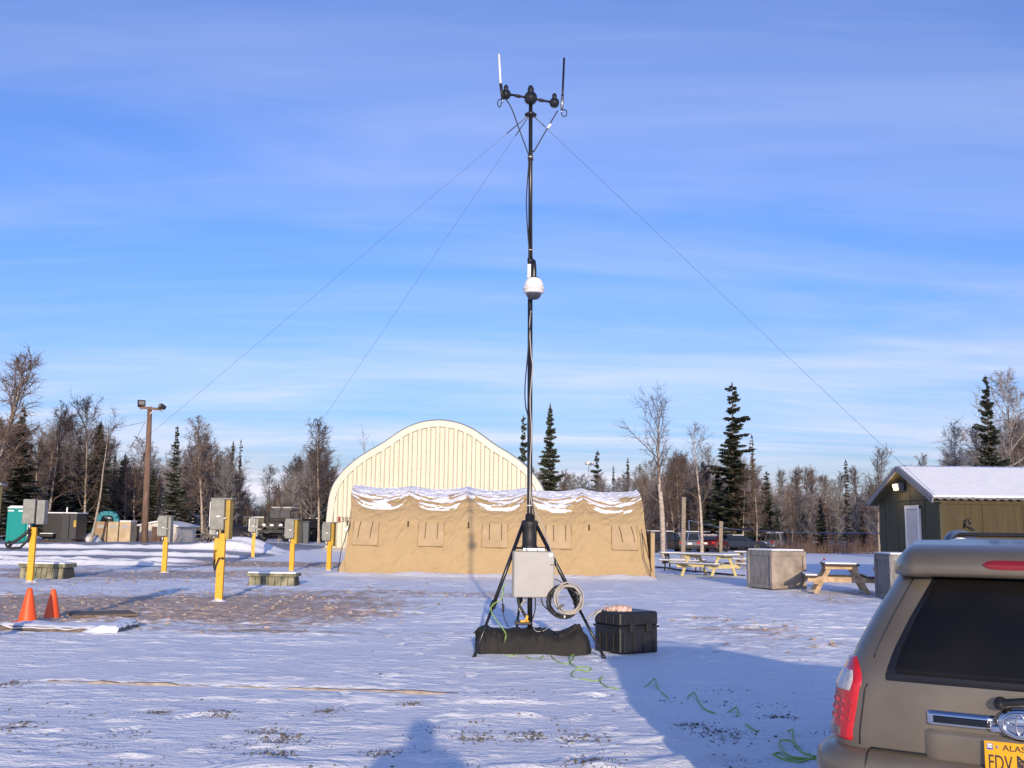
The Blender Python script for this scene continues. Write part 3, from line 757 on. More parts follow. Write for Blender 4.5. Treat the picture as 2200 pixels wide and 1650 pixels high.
for bnum in range(NB):
    cxw = (bnum+.5)/NB*TL-TL/2 + (-.35, -.2, -.1, .0, .18)[bnum]
    z0, z1, hw = 1.08, 1.92, .46
    mb = MB(); mb.grid([[on_front(cxw+hw*q+(.05 if bnum == 0 else 0)*(zz-1.5), zz, .045+.012*math.sin(3*q+zz*4)) for q in np.linspace(-1, 1, 7)] for zz in np.linspace(z0, z1, 7)])
    fl = mb.build('window_flap', M['canvas_plain'], tent)
    mb = MB(); 
    mb.tube([on_front(cxw-hw, z1, .055), on_front(cxw-hw-.01, z0, .055), on_front(cxw+hw, z0-.02, .055), on_front(cxw+hw, z1, .055)], .010, 4)
    mb.build('hem', M['seam_tan'], fl)
    for sx_ in (-.2, .24):
        mb = MB(); dxs = (-.08, -.01, .0, .02, .12)[bnum]
        mb.tube([on_front(cxw+sx_, z1, .07), on_front(cxw+sx_+dxs*.6, 1.65, .07), on_front(cxw+sx_+dxs, 1.34, .07)], .012, 5); mb.build('strap', M['seam'], fl)
for bnum in range(NB+1):
    xx = (bnum/NB-.5)*(TL-.1)
    MB().tube([on_front(xx+.03, 1.95, .06), on_front(xx+.03, 1.76, .07)], .028, 5).build('toggle', M['seam'], tent)
mb = MB()
mb.tube([(-TL/2+.22, .0, 1.9), (-TL/2-.05, -.1, .85), (-TL/2-.12, -.35, -.05)], .016, 5); mb.build('guy_rope', M['seam'], tent)
mb = MB(); mb.tube([(TL/2-.35, -.02, 1.85), (TL/2-.28, -.12, .8), (TL/2+.02, -.3, 0)], .014, 5); mb.build('guy_rope', M['seam'], tent)
mb = MB(); mb.tube([(TL/2-.30, .22, 1.7), (TL/2-.05, .1, .7), (TL/2+.08, -.2, 0)], .012, 5); mb.build('guy_rope', M['seam'], tent)
mb = MB(); mb.add([(TL/2-.35, -.06, .06), (TL/2+.02, -.1, .30), (TL/2+.22, -.25, -.02), (TL/2-.2, -.2, -.02)], [(0, 1, 2, 3)]); mb.build('corner_flap', M['canvas_plain'], tent)
mb = MB(); mb.box((TL/2+.10, .9, .85), (.16, 1.2, 1.75)); mb.build('end_vestibule', M['canvas_plain'], tent, bevel=.04)
mb = MB(); mb.add([(-TL/2+.05, -.04, .6), (-TL/2-.2, -.25, .0), (-TL/2+.15, -.2, .0)], [(0, 1, 2)]); mb.build('corner_flap', M['canvas_plain'], tent)

# ================================================================ green cabin
CX, CY1, CY2 = 13.75, 33.0, 38.4
M['cabin_green'] = mat('dark_green_siding', (.050, .052, .026), .75, vs_=2, st=(1, 5, .3), var=.3)
M['cabin_sunlit'] = mat('sunlit_green_siding', (.048, .034, .009), .75, vs_=2, st=(5, 1, .3), var=.25)  # the same green siding, with warm sunlight put into its colour
M['trim_grey'] = mat('grey_trim', (.20, .20, .22), .5)
M['metal_roof_snow'] = M['snow']
cabin = thing('cabin', 'dark green wooden cabin with a snow-covered metal gable roof', 'cabin', (CX, (CY1+CY2)/2, 0))
hw = (CY2-CY1)/2; CL = 13.0; ze, zp, zf = 2.92, 3.98, .35
# gable wall of vertical boards
nbd = 9
for i in range(nbd):
    y0 = -hw+2*hw*i/nbd; y1 = -hw+2*hw*(i+1)/nbd-.012
    zt = lambda y: ze+(zp-ze)*(1-abs(y)/hw)-.06
    mb = MB(); ym = 0 if y0 < 0 < y1 else None
    pr = [(y0, zf), (y1, zf), (y1, zt(y1))]+([(0, zt(0))] if ym is not None else [])+[(y0, zt(y0))]
    n_ = len(pr); off = .0 if i % 2 else .012
    mb.add([(-off, a_, b_) for a_, b_ in pr]+[(.06, a_, b_) for a_, b_ in pr], [tuple(range(n_)), tuple(reversed(range(n_, 2*n_)))]+[(k, n_+k, n_+(k+1) % n_, (k+1) % n_) for k in range(n_)])
    mb.build('board', M['cabin_green'], cabin)
MB().box((-.02, 0, ze-.02), (.03, 2*hw, .05)).build('belt_strip', M['cabin_green'], cabin)
for i in range(10):
    x0 = .06+i*CL/10
    MB().box((x0+CL/20-.006, -hw+.03, (zf+ze)/2), (CL/10-.012, .06, ze-zf)).build('siding_panel', M['cabin_sunlit'], cabin)
MB().box((CL/2, hw-.03, (zf+ze)/2), (CL-.12, .06, ze-zf)).build('rear_wall', M['cabin_green'], cabin)
MB().box((CL-.03, 0, (zf+ze)/2), (.06, 2*hw-.14, ze-zf)).build('end_wall', M['cabin_green'], cabin)
MB().box((CL/2, 0, zf/2), (CL-.2, 2*hw-.2, zf)).build('foundation', M['dark_wood'], cabin)
MB().box((CL/2, -hw-.02, ze-.14), (CL, .05, .16)).build('frieze_board', M['cabin_sunlit'], cabin)
sl = math.atan2(zp-ze, hw); ov = .26
for sgn in (-1, 1):
    mb = MB(); nR = 52
    rows = []
    for q in (0, 1):
        yy = sgn*(0 if q == 0 else hw+ov); zz = zp+.05-(0 if q == 0 else (hw+ov)*math.tan(sl))
        rows.append([(-.30+k*(CL+.6)/(nR*4), yy, zz+(.03 if k % 4 in (1, 2) else 0)) for k in range(nR*4+1)])
    mb.grid(rows, smooth=False); rf_ = mb.build('roof_sheet', M['trim_grey'], cabin)
    so = rf_.modifiers.new('solid', 'SOLIDIFY'); so.thickness = .03
    mb = MB(); rows = []
    for q in np.linspace(0, 1, 24):
        yy = sgn*q*(hw+ov-.02-.02*math.sin(q*9)); zz = zp+.10-abs(yy)*math.tan(sl)
        rows.append([(-.27+k*(CL+.55)/140, yy, zz+.022*fbm(np.array([k*.35]), np.array([q*7+sgn*5]), 95, 3)[0]+(.012 if k % 2 else 0)) for k in range(141)])
    mb.grid(rows); sno = mb.build('snow_sheet', M['snow'], rf_); so = sno.modifiers.new('solid', 'SOLIDIFY'); so.thickness = .04
    MB().bar((-.33, 0, zp+.0), (-.33, sgn*(hw+ov+.02), zp-(hw+ov+.02)*math.tan(sl)), .05, .17).build('bargeboard', M['trim_grey'], cabin)
    MB().bar((-.15, 0, zp-.06), (-.15, sgn*(hw+ov-.03), zp-.06-(hw+ov-.03)*math.tan(sl)), .32, .03).build('soffit', M['cabin_green'], cabin)
# door on the gable
d0, d1 = 34.5-(CY1+CY2)/2, 35.75-(CY1+CY2)/2
M['door_white'] = mat('white_painted_door', (.60, .56, .54), .55, var=.1)
dr = MB().box((-.045, (d0+d1)/2, 1.52), (.04, d1-d0-.34, 2.1)).build('door', M['door_white'], cabin, bevel=.01)
MB().lathe([(.0, 0), (.03, .0), (.035, .03), (.0, .06)], 10, (-.07, d0+.26, 1.5), Matrix.Rotation(R(-90), 3, 'Y')).build('handle', M['steel'], dr)
for yy in (d0+.08, d1-.08): MB().box((-.05, yy, 1.56), (.07, .16, 2.26)).build('door_frame', M['white'], cabin, bevel=.008)
MB().box((-.05, (d0+d1)/2, 2.64), (.075, d1-d0, .12)).build('door_frame', M['white'], cabin, bevel=.008)
for zz_ in (1.05, 1.95): MB().box((-.068, (d0+d1)/2, zz_), (.012, d1-d0-.62, .72)).build('door_panel', M['door_white'], dr, bevel=.004)
# lit flood lamp under the peak
M['lamp_lit'] = mat('lit_lamp_glass', (1.0, .72, .38), .4, emit=2.2, var=0)
fy = 36.05-(CY1+CY2)/2
MB().box((-.14, fy, 3.36), (.20, .50, .28)).build('flood_lamp', M['trim_grey'], cabin, bevel=.02)
MB().box((-.25, fy, 3.34), (.02, .42, .22), M=Matrix.Rotation(R(-14), 3, 'Y')).build('lamp_glass', M['lamp_lit'], cabin)
lp = bpy.data.lights.new('lamp_light', 'POINT'); lp.energy = 14; lp.color = (1, .65, .3); lp.shadow_soft_size = .12
lo_ = bpy.data.objects.new('lamp_light', lp); col.objects.link(lo_); lo_.parent = cabin; lo_.location = (-.42, fy, 3.3)
mb = MB(); q = AT(2080, 1128, CY1-.12) - Vector((CX, (CY1+CY2)/2, 0))
mb.tube([(q.x-.1, -hw-.06, q.z-.1), (q.x-.06, -hw-.1, q.z+.16), (q.x+.08, -hw-.12, q.z+.2), (q.x+.1, -hw-.1, q.z+.05), (q.x-.05, -hw-.1, q.z), (q.x+.2, -hw-.1, q.z-.16)], .025, 6); mb.build('wall_hook', M['black'], cabin)
MB().lathe([(0, 0), (.16, 0), (.17, .2), (.12, .3), (0, .33)], 14, (.45, -hw-.35, 1.45)).lathe([(.05, -1.45), (.05, 0)], 8, (.45, -hw-.35, 1.45)).build('vent_pipe', M['white'], cabin)
# ================================================================ power pedestals
def drift(o, r, h, seed):      # snow heaped at the foot
    q = random.Random(seed); rows = []
    for i in range(6):
        f = i/5; rows.append([(r*f*(1+.35*math.sin(k*.9+seed)+.2*math.sin(k*2.1))*math.cos(k*math.pi/9), r*f*(1+.35*math.sin(k*.9+seed)+.2*math.sin(k*2.1))*math.sin(k*math.pi/9), h*(1-f)**1.4*(1+.2*math.sin(k*1.7))-.012-.02*f) for k in range(19)])
        rows[-1][18] = rows[-1][0]
    return MB().grid(rows).build('snow_drift', M['snow'], o)
def pedestal(loc, H, label, rz=0, backy=True, open_=False, detail=True, group='yellow power pedestals'):
    o = thing('power_pedestal', label, 'power pedestal', (loc[0], loc[1], loc[2]), rz, group)
    MB().box((0, .0, H*.33-.05), (.17, .11, H*.66+.1)).build('post', M['yellow'], o, bevel=.008)
    if not detail:
        MB().box((0, -.06, H*.82), (.34, .26, H*.36)).build('meter_box', M['ped_grey'], o, bevel=.02); return o
    bh = .72
    drift(o, .30, .09, len(label))
    if open_:
        MB().box((-.13, -.05, H-bh/2), (.36, .22, bh)).build('meter_box', M['ped_grey'], o, bevel=.025)
        MB().box((.21, .0, H-bh/2-.02), (.24, .26, bh)).build('meter_box', M['ped_grey'], o, bevel=.025)
        MB().box((.07, .04, H-bh/2-.02), (.05, .18, bh-.06)).build('gap_cover', M['black'], o)
    else:
        bx_ = MB().box((-.085, -.10, H-bh/2), (.33, .24, bh)).build('meter_box', M['ped_grey'], o, bevel=.03, seg=3)
        MB().box((-.25, -.19, H-bh/2), (.02, .05, bh*.8)).build('hinge', M['steel'], bx_)
        MB().box((.10, -.218, H-bh*.62), (.05, .012, .03)).build('latch', M['steel'], bx_)
        MB().box((-.05, -.222, H-bh*.56), (.08, .003, .035)).build('sticker', M['white'], bx_)
        MB().box((.135, .03, H-.47), (.105, .30, .92)).build('back_panel', M['yellow_dull'] if backy else M['ped_grey'], o, bevel=.012)
        MB().box((.0, .0, H+.005), (.50, .40, .035)).build('cap', M['ped_grey'], o, bevel=.01)
    mb = MB(); mb.tube([(-.09, -.09, H-bh-.18), (-.09, -.09, H-bh+.02)], .045, 10); mb.build('conduit', M['steel'], o)
    return o
pA = pedestal(GH(470, 1291), 2.34, 'tall yellow pedestal with a grey meter box and a black cord tied round its post')
mb = MB(); mb.tube([(-.12, -.07, .95), (-.13, -.10, .80), (-.10, -.09, .66), (-.09, -.075, .80), (-.02, -.085, .98), (.1, -.08, .96), (.04, -.07, .99)], .022, 6); mb.build('tied_cord', M['rubber'], pA)
pB = pedestal(GH(64, 1251), 2.42, 'yellow pedestal with twin grey boxes and a black cable clamp, beside the teal toilet', open_=True)
mb = MB(); mb.tube([(-.05, -.12, 1.55), (-.15, -.14, 1.42), (-.35, -.16, 1.25), (-.55, -.16, 1.12), (-.62, -.16, 1.02)], .05, 8)
mb.tube([(-.05, -.12, 1.45), (-.1, -.14, 1.22), (-.28, -.16, 1.0), (-.5, -.16, .98), (-.66, -.16, 1.0), (-.72, -.16, 1.1), (-.6, -.16, 1.18)], .04, 8); mb.build('cable_clamp', M['rubber'], pB)
pedestal(GH(352, 1231), 2.02, 'yellow pedestal with a plain grey box in front of the white shed', backy=False)
pedestal(GH(626, 1229), 1.98, 'yellow pedestal with a grey box between the army truck and the ribbed vault', rz=-.1)
pedestal(GH(706, 1226), 1.88, 'yellow pedestal with a grey box right against the tent corner', rz=-.15)
pedestal(GH(543, 1198), 2.0, 'small yellow pedestal beside the snow heap', rz=.2, backy=False)
pedestal(GH(462, 1214), 2.0, 'yellow pedestal whose post shows just behind the tall pedestal with the tied cord', rz=.1)
pedestal(XY(-38, 15.5)-Vector((0, 0, 0)), 2.30, 'yellow pedestal cut by the picture edge, its dull side panel showing', rz=.25)
for u, Y in ((173, 72), (387, 92), (399, 94)):
    p = XY(u, Y); pedestal(p, 1.7, 'tiny yellow pedestal with a grey box far back before the trees', detail=False, group='far yellow pedestals')

# ================================================================ ribbed ground vaults, cones, boards
M['vault'] = mat('mossy_concrete', (.14, .145, .09), .85, vs_=4, var=.4, c2=(.34, .31, .20), bump=.3, bs=12)
M['vault_dark'] = mat('dark_mossy_concrete', (.06, .065, .05), .9)
def vault(u0, u1, v, h, label, ribs, rz=0):
    a, b_ = GH(u0, v), GH(u1, v); W = (b_-a).length; o = thing('ground_vault', label, 'utility vault', (a+b_)/2, rz, 'ribbed ground vaults')
    mb = MB(); d = .75
    v_ = [(-W/2, 0, -.1), (W/2, 0, -.1), (W/2, d, -.1), (-W/2, d, -.1), (-W/2+.06, .08, h*.72), (W/2-.06, .08, h*.72), (W/2-.06, d-.08, h*.72), (-W/2+.06, d-.08, h*.72)]
    mb.add(v_, [(0,3,2,1),(4,5,6,7),(0,1,5,4),(1,2,6,5),(2,3,7,6),(3,0,4,7)]); mb.build('body', M['vault_dark'], o)
    MB().box((0, d/2, h*.86), (W+.02, d, h*.26)).build('lid', M['vault'], o, bevel=.02)
    MB().box((0, d/2, h+.018), (W-.02, d-.02, .045)).build('snow_cap', M['snow'], o, bevel=.018)
    for i in range(ribs):
        x = -W/2+.05+(W-.1)*(i+.5)/ribs
        mb = MB(); w2 = (W-.1)/ribs*.44
        mb.add([(x-w2, -.03, -.08), (x+w2, -.03, -.08), (x+w2, .055, h*.70), (x-w2, .055, h*.70), (x-w2, .03, -.08), (x+w2, .03, -.08), (x+w2, .1, h*.70), (x-w2, .1, h*.70)], [(0,1,2,3),(4,7,6,5),(0,4,5,1),(1,5,6,2),(2,6,7,3),(3,7,4,0)])
        mb.build('panel', M['vault'], o)
    return o
vault(30, 143, 1243, .46, 'ribbed mossy vault box low in the snow behind the clamped pedestal', 8, -.1)
vault(528, 636, 1259, .36, 'ribbed mossy vault box alone in the snow near the tent', 7, .0)
M['cone_base'] = mat('cone_base', (.55, .07, .015), .6)
def cone(p, h, label, group=None, far=False):
    o = thing('traffic_cone', label, 'traffic cone', p, 0, group)
    MB().lathe([(.155*h/.54, .0), (.15*h/.54, .02), (.05*h/.54, h*.92), (.042*h/.54, h*.985), (.03*h/.54, h), (0, h)], 20).build('cone_body', M['orange'], o)
    if not far: MB().box((0, 0, -.015), (.34, .34, .03)).build('base', M['cone_base'], o, bevel=.01)
    return o
cone(GH(59, 1333), .56, 'orange traffic cone standing directly behind the snowy plank', 'cones by the snowy planks')
cone(GH(111, 1327), .52, 'orange traffic cone beside the dark board on the dirt', 'cones by the snowy planks')
cone(GH(1771, 1214), .40, 'tiny orange cone beyond the end-on picnic table', None, True)
cone(GH(1886, 1226), .75, 'far orange cone beside the grey weathered crate', None, True)
def board_at(u0, v0, u1, v1, wd, th, label, m, name='plank', lift=0.0, snow=0):
    a, b_ = GH(u0, v0), GH(u1, v1); mid = (a+b_)/2
    o = thing(name, label, 'plank', mid)
    A, B = a-mid, b_-mid
    A.z += th/2+lift; B.z += th/2+lift
    MB().bar(A, B, wd, th).build('board', m, o, bevel=.008)
    if snow:      # a lumpy blanket that slumps off the back and the ends
        d_ = (B-A).normalized(); sd_ = Vector((-d_.y, d_.x, 0)); ln_ = (B-A).length; rows_ = []
        for i_ in range(60):
            f_ = -.22+(ln_+.44)*i_/59; row_ = []
            for j_ in range(16):
                q_ = j_/15; g_ = -wd*.5-.015+(wd+.45)*q_; n_ = float(fbm(np.array([f_*3.1+u0]), np.array([g_*4+v0]), 17, 3)[0])
                ends = max(0, min(1, f_/.18+1.0))*max(0, min(1, (ln_-f_)/.18+1.0)); bk_ = 1-max(0, (g_-wd*.5)/.43)**1.3
                z_ = (th+.012+.055*n_)*ends*max(0, bk_)-(.04 if j_ == 0 else 0)*(n_+.2) - .02
                if j_ == 0: z_ = (th*.85+.05*(n_-.5)*2)*ends-.02
                pp_ = A+d_*f_+sd_*(g_-(.02*n_ if j_ == 0 else 0)); row_.append((pp_.x, pp_.y, z_+.012))
            rows_.append(row_)
        MB().grid(rows_).build('snow_cover', M['snow'], o)
    return o
board_at(150, 1326, 286, 1322, .95, .05, 'dark warped board lying on the brown dirt', M['board'], lift=.02)
board_at(25, 1349, 240, 1358, .55, .07, 'snow-covered plank below the orange cones', M['board'], snow=1)
board_at(236, 1364, 280, 1350, .22, .12, 'short snowy beam end beside the snow-covered plank', M['wood_grey'], snow=1)
# half-buried edge
mid = (EDGE_A+EDGE_B)/2; A, B = EDGE_A-mid, EDGE_B-mid; o = thing('timber_edging', 'long half-buried tan edge strip running through the snow', 'edging', mid)
mb = MB(); n_ = 60; rows = []
for k in range(n_+1):
    p = A.lerp(B, k/n_); hgt = -.006+.060*float(fbm(np.array([k*.35]), np.array([.3]), 7, 3)[0])*(1-.4*k/n_)
    rows.append([(p.x, p.y-.01, -.06), (p.x, p.y-.006, hgt), (p.x, p.y+.06, hgt+.002), (p.x, p.y+.09, -.05)])
mb.grid(rows, smooth=False); M['edge'] = mat('tan_concrete_edge', (.34, .28, .23), .9, vs_=6, var=.3); mb.build('strip', M['edge'], o)

# ================================================================ things at the back left
def local(u, Y): p = XY(u, Y); return p
TEAL = mat('teal_plastic', (.0, .25, .235), .6, var=.06, spec=.2); M['teal'] = TEAL
# portable toilet
p = XY(36, 63); s = p.y/2200; W, Hh = 52*s, 78*s
o = thing('portable_toilet', 'teal portable toilet with a snowy roof', 'portable toilet', p, .25)
MB().box((0, W/2, Hh*.47), (W*.86, W*.86, Hh*.92)).build('cabin', M['teal'], o, bevel=.04)
MB().box((-.03, .06, Hh*.45), (W*.62, .05, Hh*.82)).build('door', M['teal'], o, bevel=.03)
for xx in (-.3, .1): MB().box((xx*W, .035, Hh*.86), (W*.22, .02, .07)).build('vent_label', M['white'], o)
MB().box((W*.40, .05, Hh*.45), (.05, .06, Hh*.9)).build('corner_strip', M['white'], o)
mb = MB(); rows = [[(x*W*.46*(1-.25*zq), W/2+y*W*.46*(1-.25*zq), Hh*(.93+.07*zq)) for x, y in ((-1,-1),(0,-1.05),(1,-1),(1.05,0),(1,1),(0,1.05),(-1,1),(-1.05,0),(-1,-1))] for zq in (0, .5, 1)]
mb.grid(rows); mb.add(rows[-1][:-1], [tuple(range(8))]); mb.build('roof', M['snow'], o)
# generator enclosure
p = XY(127, 65); s = p.y/2200; W, Hh = 73*s, 64*s; M['gen'] = mat('black_painted_steel', (.012, .012, .013), .5)
M['gen2'] = mat('dark_grey_painted_steel', (.028, .028, .034), .5)
o = thing('generator', 'black generator enclosure on a skid behind the clamped pedestal', 'generator', p)
MB().box((-W*.22, .8, Hh*.53), (W*.56, 1.6, Hh*.86)).build('housing', M['gen'], o, bevel=.03)
for xx in (.17, .39): MB().box((W*xx, .72, Hh*.53), (W*.205, 1.6, Hh*.86)).build('door', M['gen2'], o, bevel=.02)
MB().box((0, .8, Hh*.97), (W*1.0, 1.7, .07)).build('snow_cap', M['snow'], o, bevel=.02)
MB().box((0, .8, .06), (W*1.05, 1.8, .14)).build('skid', M['dark_wood'], o)
MB().box((-W*.28, -.25, .42), (W*.4, .5, .22)).build('fuel_tank', M['gen'], o, bevel=.05); MB().box((-W*.28, -.25, .55), (W*.38, .46, .05)).build('snow_patch', M['snow'], o, bevel=.02)
MB().tube([(W*.08, .5, Hh*.95), (W*.08, .5, Hh*1.16)], .05, 8).build('exhaust_stub', M['white'], o)
MB().box((W*.46, -.11, Hh*.62), (.16, .06, .42)).build('placard', M['yellow_dull'], o)
# storage bins and excavator
p = XY(240, 68); s = p.y/2200
M['rust_tan'] = mat('rusty_tan_panel', (.40, .30, .19), .75, vs_=1.6, var=.2, c2=(.34, .15, .07), lo=.45, hi=.68)
M['tan_panel'] = mat('tan_panel', (.46, .36, .23), .75, vs_=2, var=.2)
o = thing('storage_bins', 'row of three tan rusty storage bins in front of the excavator', 'storage bin', p)
for k, (a_, b_) in enumerate(((-37, -12), (-11, 11), (12, 36))):
    bb = MB().box(((a_+b_)/2*s, .6+.12*k, 22*s), ((b_-a_)*s, 1.2, (43 if k < 2 else 44)*s)).build('bin', M['rust_tan'] if k == 0 else M['tan_panel'], o, bevel=.03)
    MB().box(((a_+b_)/2*s, -.01+.12*k, 33*s), (14*s, .02, 7*s)).build('placard', M['grey_box'], bb)
    if k == 2: MB().box(((a_+b_)/2*s, .6+.12*k, 45*s), ((b_-a_)*s, 1.15, .08)).build('snow_cap', M['snow'], bb, bevel=.02)
pe = XY(228, p.y+6); s = pe.y/2200
o = thing('excavator', 'teal excavator with its arched boom raised behind the storage bins', 'excavator', pe)
M['teal_paint'] = mat('teal_machine_paint', (.02, .20, .24), .4)
mb = MB(); pts = [(u_*s, 0, (1157-v_)*s) for u_, v_ in ((-26, 1143), (-20, 1120), (-13, 1102), (-8, 1099), (4, 1099), (14, 1100), (20, 1108), (21, 1118))]
for a_, b_ in zip(pts[:-1], pts[1:]): mb.bar(a_, b_, .38, .34)
mb.build('boom', M['teal_paint'], o, bevel=.05)
MB().tube([((-5)*s, -.1, 50*s), (12*s, -.1, 47*s)], .09, 8).build('hydraulic_cylinder', M['steel'], o)
MB().bar((-24*s, 0, 25*s), (-30*s, 0, 10*s), .3, .3).build('stick', M['teal_paint'], o)
mb = MB(); mb.prism([(-34*s, 0), (-26*s, 0), (-25*s, 9*s), (-31*s, 12*s)], -.4, .4); mb.build('bucket', M['dark_wood'], o, bevel=.03)
MB().box((20*s, .8, 22*s), (42*s, 2.2, 26*s)).build('house', M['teal_paint'], o, bevel=.1)
for yy in (-.5, 1.9): MB().box((20*s, yy, .4), (60*s, .5, .8)).build('track', M['rubber'], o, bevel=.2)
M['tarp'] = mat('snowy_tarp', (.35, .36, .42), .7, vs_=2, var=.5, c2=(.75, .76, .8))
p = XY(187, 67); mb = MB(); rows = []
for i in range(9):
    rows.append([(-.95+1.9*j/12, -.6+1.2*i/8, max(0, .62*math.sin(math.pi*i/8)**.6*math.sin(math.pi*j/12)**.5+.12*math.sin(j*2.1+i))-.04) for j in range(13)])
mb.grid(rows); one_ = mb.build('tarp_heap', M['tarp']); one_.location = p; tag(one_, 'snowy tarp heap beside the excavator bucket', 'tarp')
# white shed
p = XY(328, 72); s = p.y/2200
shed = thing('shed', 'small white shed with a snowy roof behind the wooden floodlight pole', 'shed', p + Vector((0, 1.0, 0)), -.15)
M['shed_white'] = mat('white_painted_boards', (.62, .60, .58), .7)
W = 84*s; nW = 12
for i in range(nW):
    x0 = -W/2+W*i/nW; f0, f1 = [(.80+.20*(1-abs(q)/(W/2))) for q in (x0, x0+W/nW)]
    Hs = 42*s; mb = MB(); w2 = W/nW-.012
    mb.add([(x0, 0, -.1), (x0+w2, 0, -.1), (x0+w2, 0, Hs*f1), (x0, 0, Hs*f0), (x0, .06, -.1), (x0+w2, .06, -.1), (x0+w2, .06, Hs*f1), (x0, .06, Hs*f0)], [(0,1,2,3),(4,7,6,5),(0,4,5,1),(1,5,6,2),(2,6,7,3),(3,7,4,0)]); mb.build('board', M['shed_white'], shed)
for sx_ in (-1, 1):
    MB().box((sx_*(W/2-.03), 1.6, Hs*.38), (.06, 3.0, Hs*.85)).build('side_wall', M['shed_white'], shed)
    MB().bar((0, 1.5, Hs*1.04), (sx_*(W/2+.25), 1.5, Hs*.80), 3.5, .10).build('roof_slope', M['snow'], shed, bevel=.03)
MB().box((0, 3.1, Hs*.4), (W-.2, .06, Hs*.85)).build('rear_wall', M['shed_white'], shed)
dd = MB().box((-.05, -.02, Hs*.40), (.75, .05, Hs*.74)).build('door', M['dark_red'], shed); MB().box((.2, -.06, Hs*.4), (.05, .04, .1)).build('handle', M['steel'], dd)
# floodlight pole
p = XY(311, 62); PYp = p.y
top = AT(322, 874, PYp); o = thing('floodlight_pole', 'tall wooden pole with a crossarm and two floodlights', 'light pole', p)
T_ = top-p
mb = MB(); mb.tube([(0, 0, -.3), T_*.5, T_], [.21, .18, .14], 12); mb.build('pole', M['pole_wood'], o)
s = PYp/2200
MB().bar(T_+Vector((-20*s, -.18, -2*s)), T_+Vector((27*s, -.18, -6*s)), .12, .14).build('crossarm', M['pole_wood'], o)
MB().bar(T_+Vector((3*s, -.15, -17*s)), T_+Vector((12*s, -.15, -6*s)), .05, .05).build('brace', M['steel'], o)
M['lamp_dark'] = mat('dark_lamp_housing', (.022, .021, .026), .5); M['lens'] = mat('floodlight_lens', (.20, .19, .18), .2)
for (du, dv, w_, h_, yaw, pit) in ((-15, 6, 17, 14, .5, .35), (28, 0, 13, 11, -.7, .3)):
    Mx = Matrix.Rotation(yaw, 3, 'Z') @ Matrix.Rotation(-pit, 3, 'X'); c_ = T_+Vector((du*s, -.3, dv*s))
    hd = MB(); Wd, Hd = w_*s, h_*s
    pr = [(-Wd/2, -.10, -Hd/2), (Wd/2, -.10, -Hd/2), (Wd/2, -.10, Hd/2), (-Wd/2, -.10, Hd/2), (-Wd*.36, .28, -Hd*.34), (Wd*.36, .28, -Hd*.34), (Wd*.36, .28, Hd*.34), (-Wd*.36, .28, Hd*.34)]
    hd.add([Mx @ Vector(q)+c_ for q in pr], [(0,1,2,3),(4,7,6,5),(0,4,5,1),(1,5,6,2),(2,6,7,3),(3,7,4,0)]); hh_ = hd.build('floodlight', M['lamp_dark'], o, bevel=.03)
    le = MB(); le.box(Mx @ Vector((0, -.112, -Hd*.05))+c_, (Wd*.66, .03, Hd*.6), M=Mx); le.build('lens', M['lens'], hh_)
    MB().tube([c_+Vector((0, .1, -Hd*.4)), c_+Vector((0, .12, -Hd*.95))], .04, 6).build('bracket', M['steel'], o)
# distant wooden poles and their wires
for u, vt, Y, lab in ((118, 985, 84, 'reddish bare wooden pole standing above the generator'), (334, 1024, 95, 'far brown utility pole with a short crossarm beside the floodlight pole')):
    p = XY(u-6 if u < 200 else u-3, Y); tp = AT(u, vt, Y); o = thing('utility_pole', lab, 'utility pole', p)
    MB().tube([(0, 0, -.2), tp-p], [.19, .14], 8).build('pole', M['red_pole'], o)
    if u > 200: MB().bar(tp-p+Vector((-.6, -.15, -.3)), tp-p+Vector((.9, -.15, -.35)), .1, .12).build('crossarm', M['red_pole'], o)
a = AT(312, 906, PYp)
for (u, v, Y, lab) in ((215, 922, 84, 'thin overhead wire from the floodlight pole to the leaning snag'), (280, 962, 84, 'thin stay wire slanting down from the floodlight pole into the trees')):
    b_ = AT(u, v, Y); mid = (a+b_)/2
    mb = MB(); mb.tube([a, mid-Vector((0, 0, .12)), b_], .012, 4); one(mb, 'overhead_wire', M['wire'], lab, 'wire', loc=a)
# dumpster
p = XY(437, 84); s = p.y/2200; o = thing('dumpster', 'plain grey metal bin behind the tall pedestal', 'bin', p, .1); M['bin_grey'] = mat('slate_grey_paint', (.06, .07, .085), .5)
MB().box((0, .7, 25*s), (40*s, 1.4, 50*s)).build('body', M['bin_grey'], o, bevel=.03); MB().box((0, .7, 51*s), (42*s, 1.5, .10)).build('snow_lid', M['snow'], o, bevel=.03)
# brush and scrap pile
p = XY(485, 68); o = thing('scrap_pile', 'tangled pile of scrap branches and a black tarp behind the tall pedestal', 'scrap pile', p)
mb = MB(); rows = []
for i in range(9):
    rows.append([(-1.3+3.6*j/14, .2+1.8*i/8, max(-.05, 1.25*math.sin(math.pi*i/8)**.6*math.sin(math.pi*min(1, (j+1)/15))**.7+.12*math.sin(j*1.7+i*.9))) for j in range(15)])
mb.grid(rows); mb.build('black_tarp', M['rubber'], o)
mb = MB(); rq = random.Random(8)
for k in range(140):
    x = rq.gauss(-.3, 1.1); y = rq.uniform(-.2, 1.0); z = abs(rq.gauss(.35, .3)); a_ = rq.random()*6.28; l_ = rq.uniform(.3, .9)
    mb.tube([(x, y, z), (x+l_*.5*math.cos(a_), y+.2*math.sin(a_), z+rq.gauss(0, .15)), (x+l_*math.cos(a_), y+.3*math.sin(a_), max(0, z+rq.gauss(-.1, .2)))], .018, 4, False)
tag(mb.build('branches', M['ply'], o), None, None, None, 'stuff')
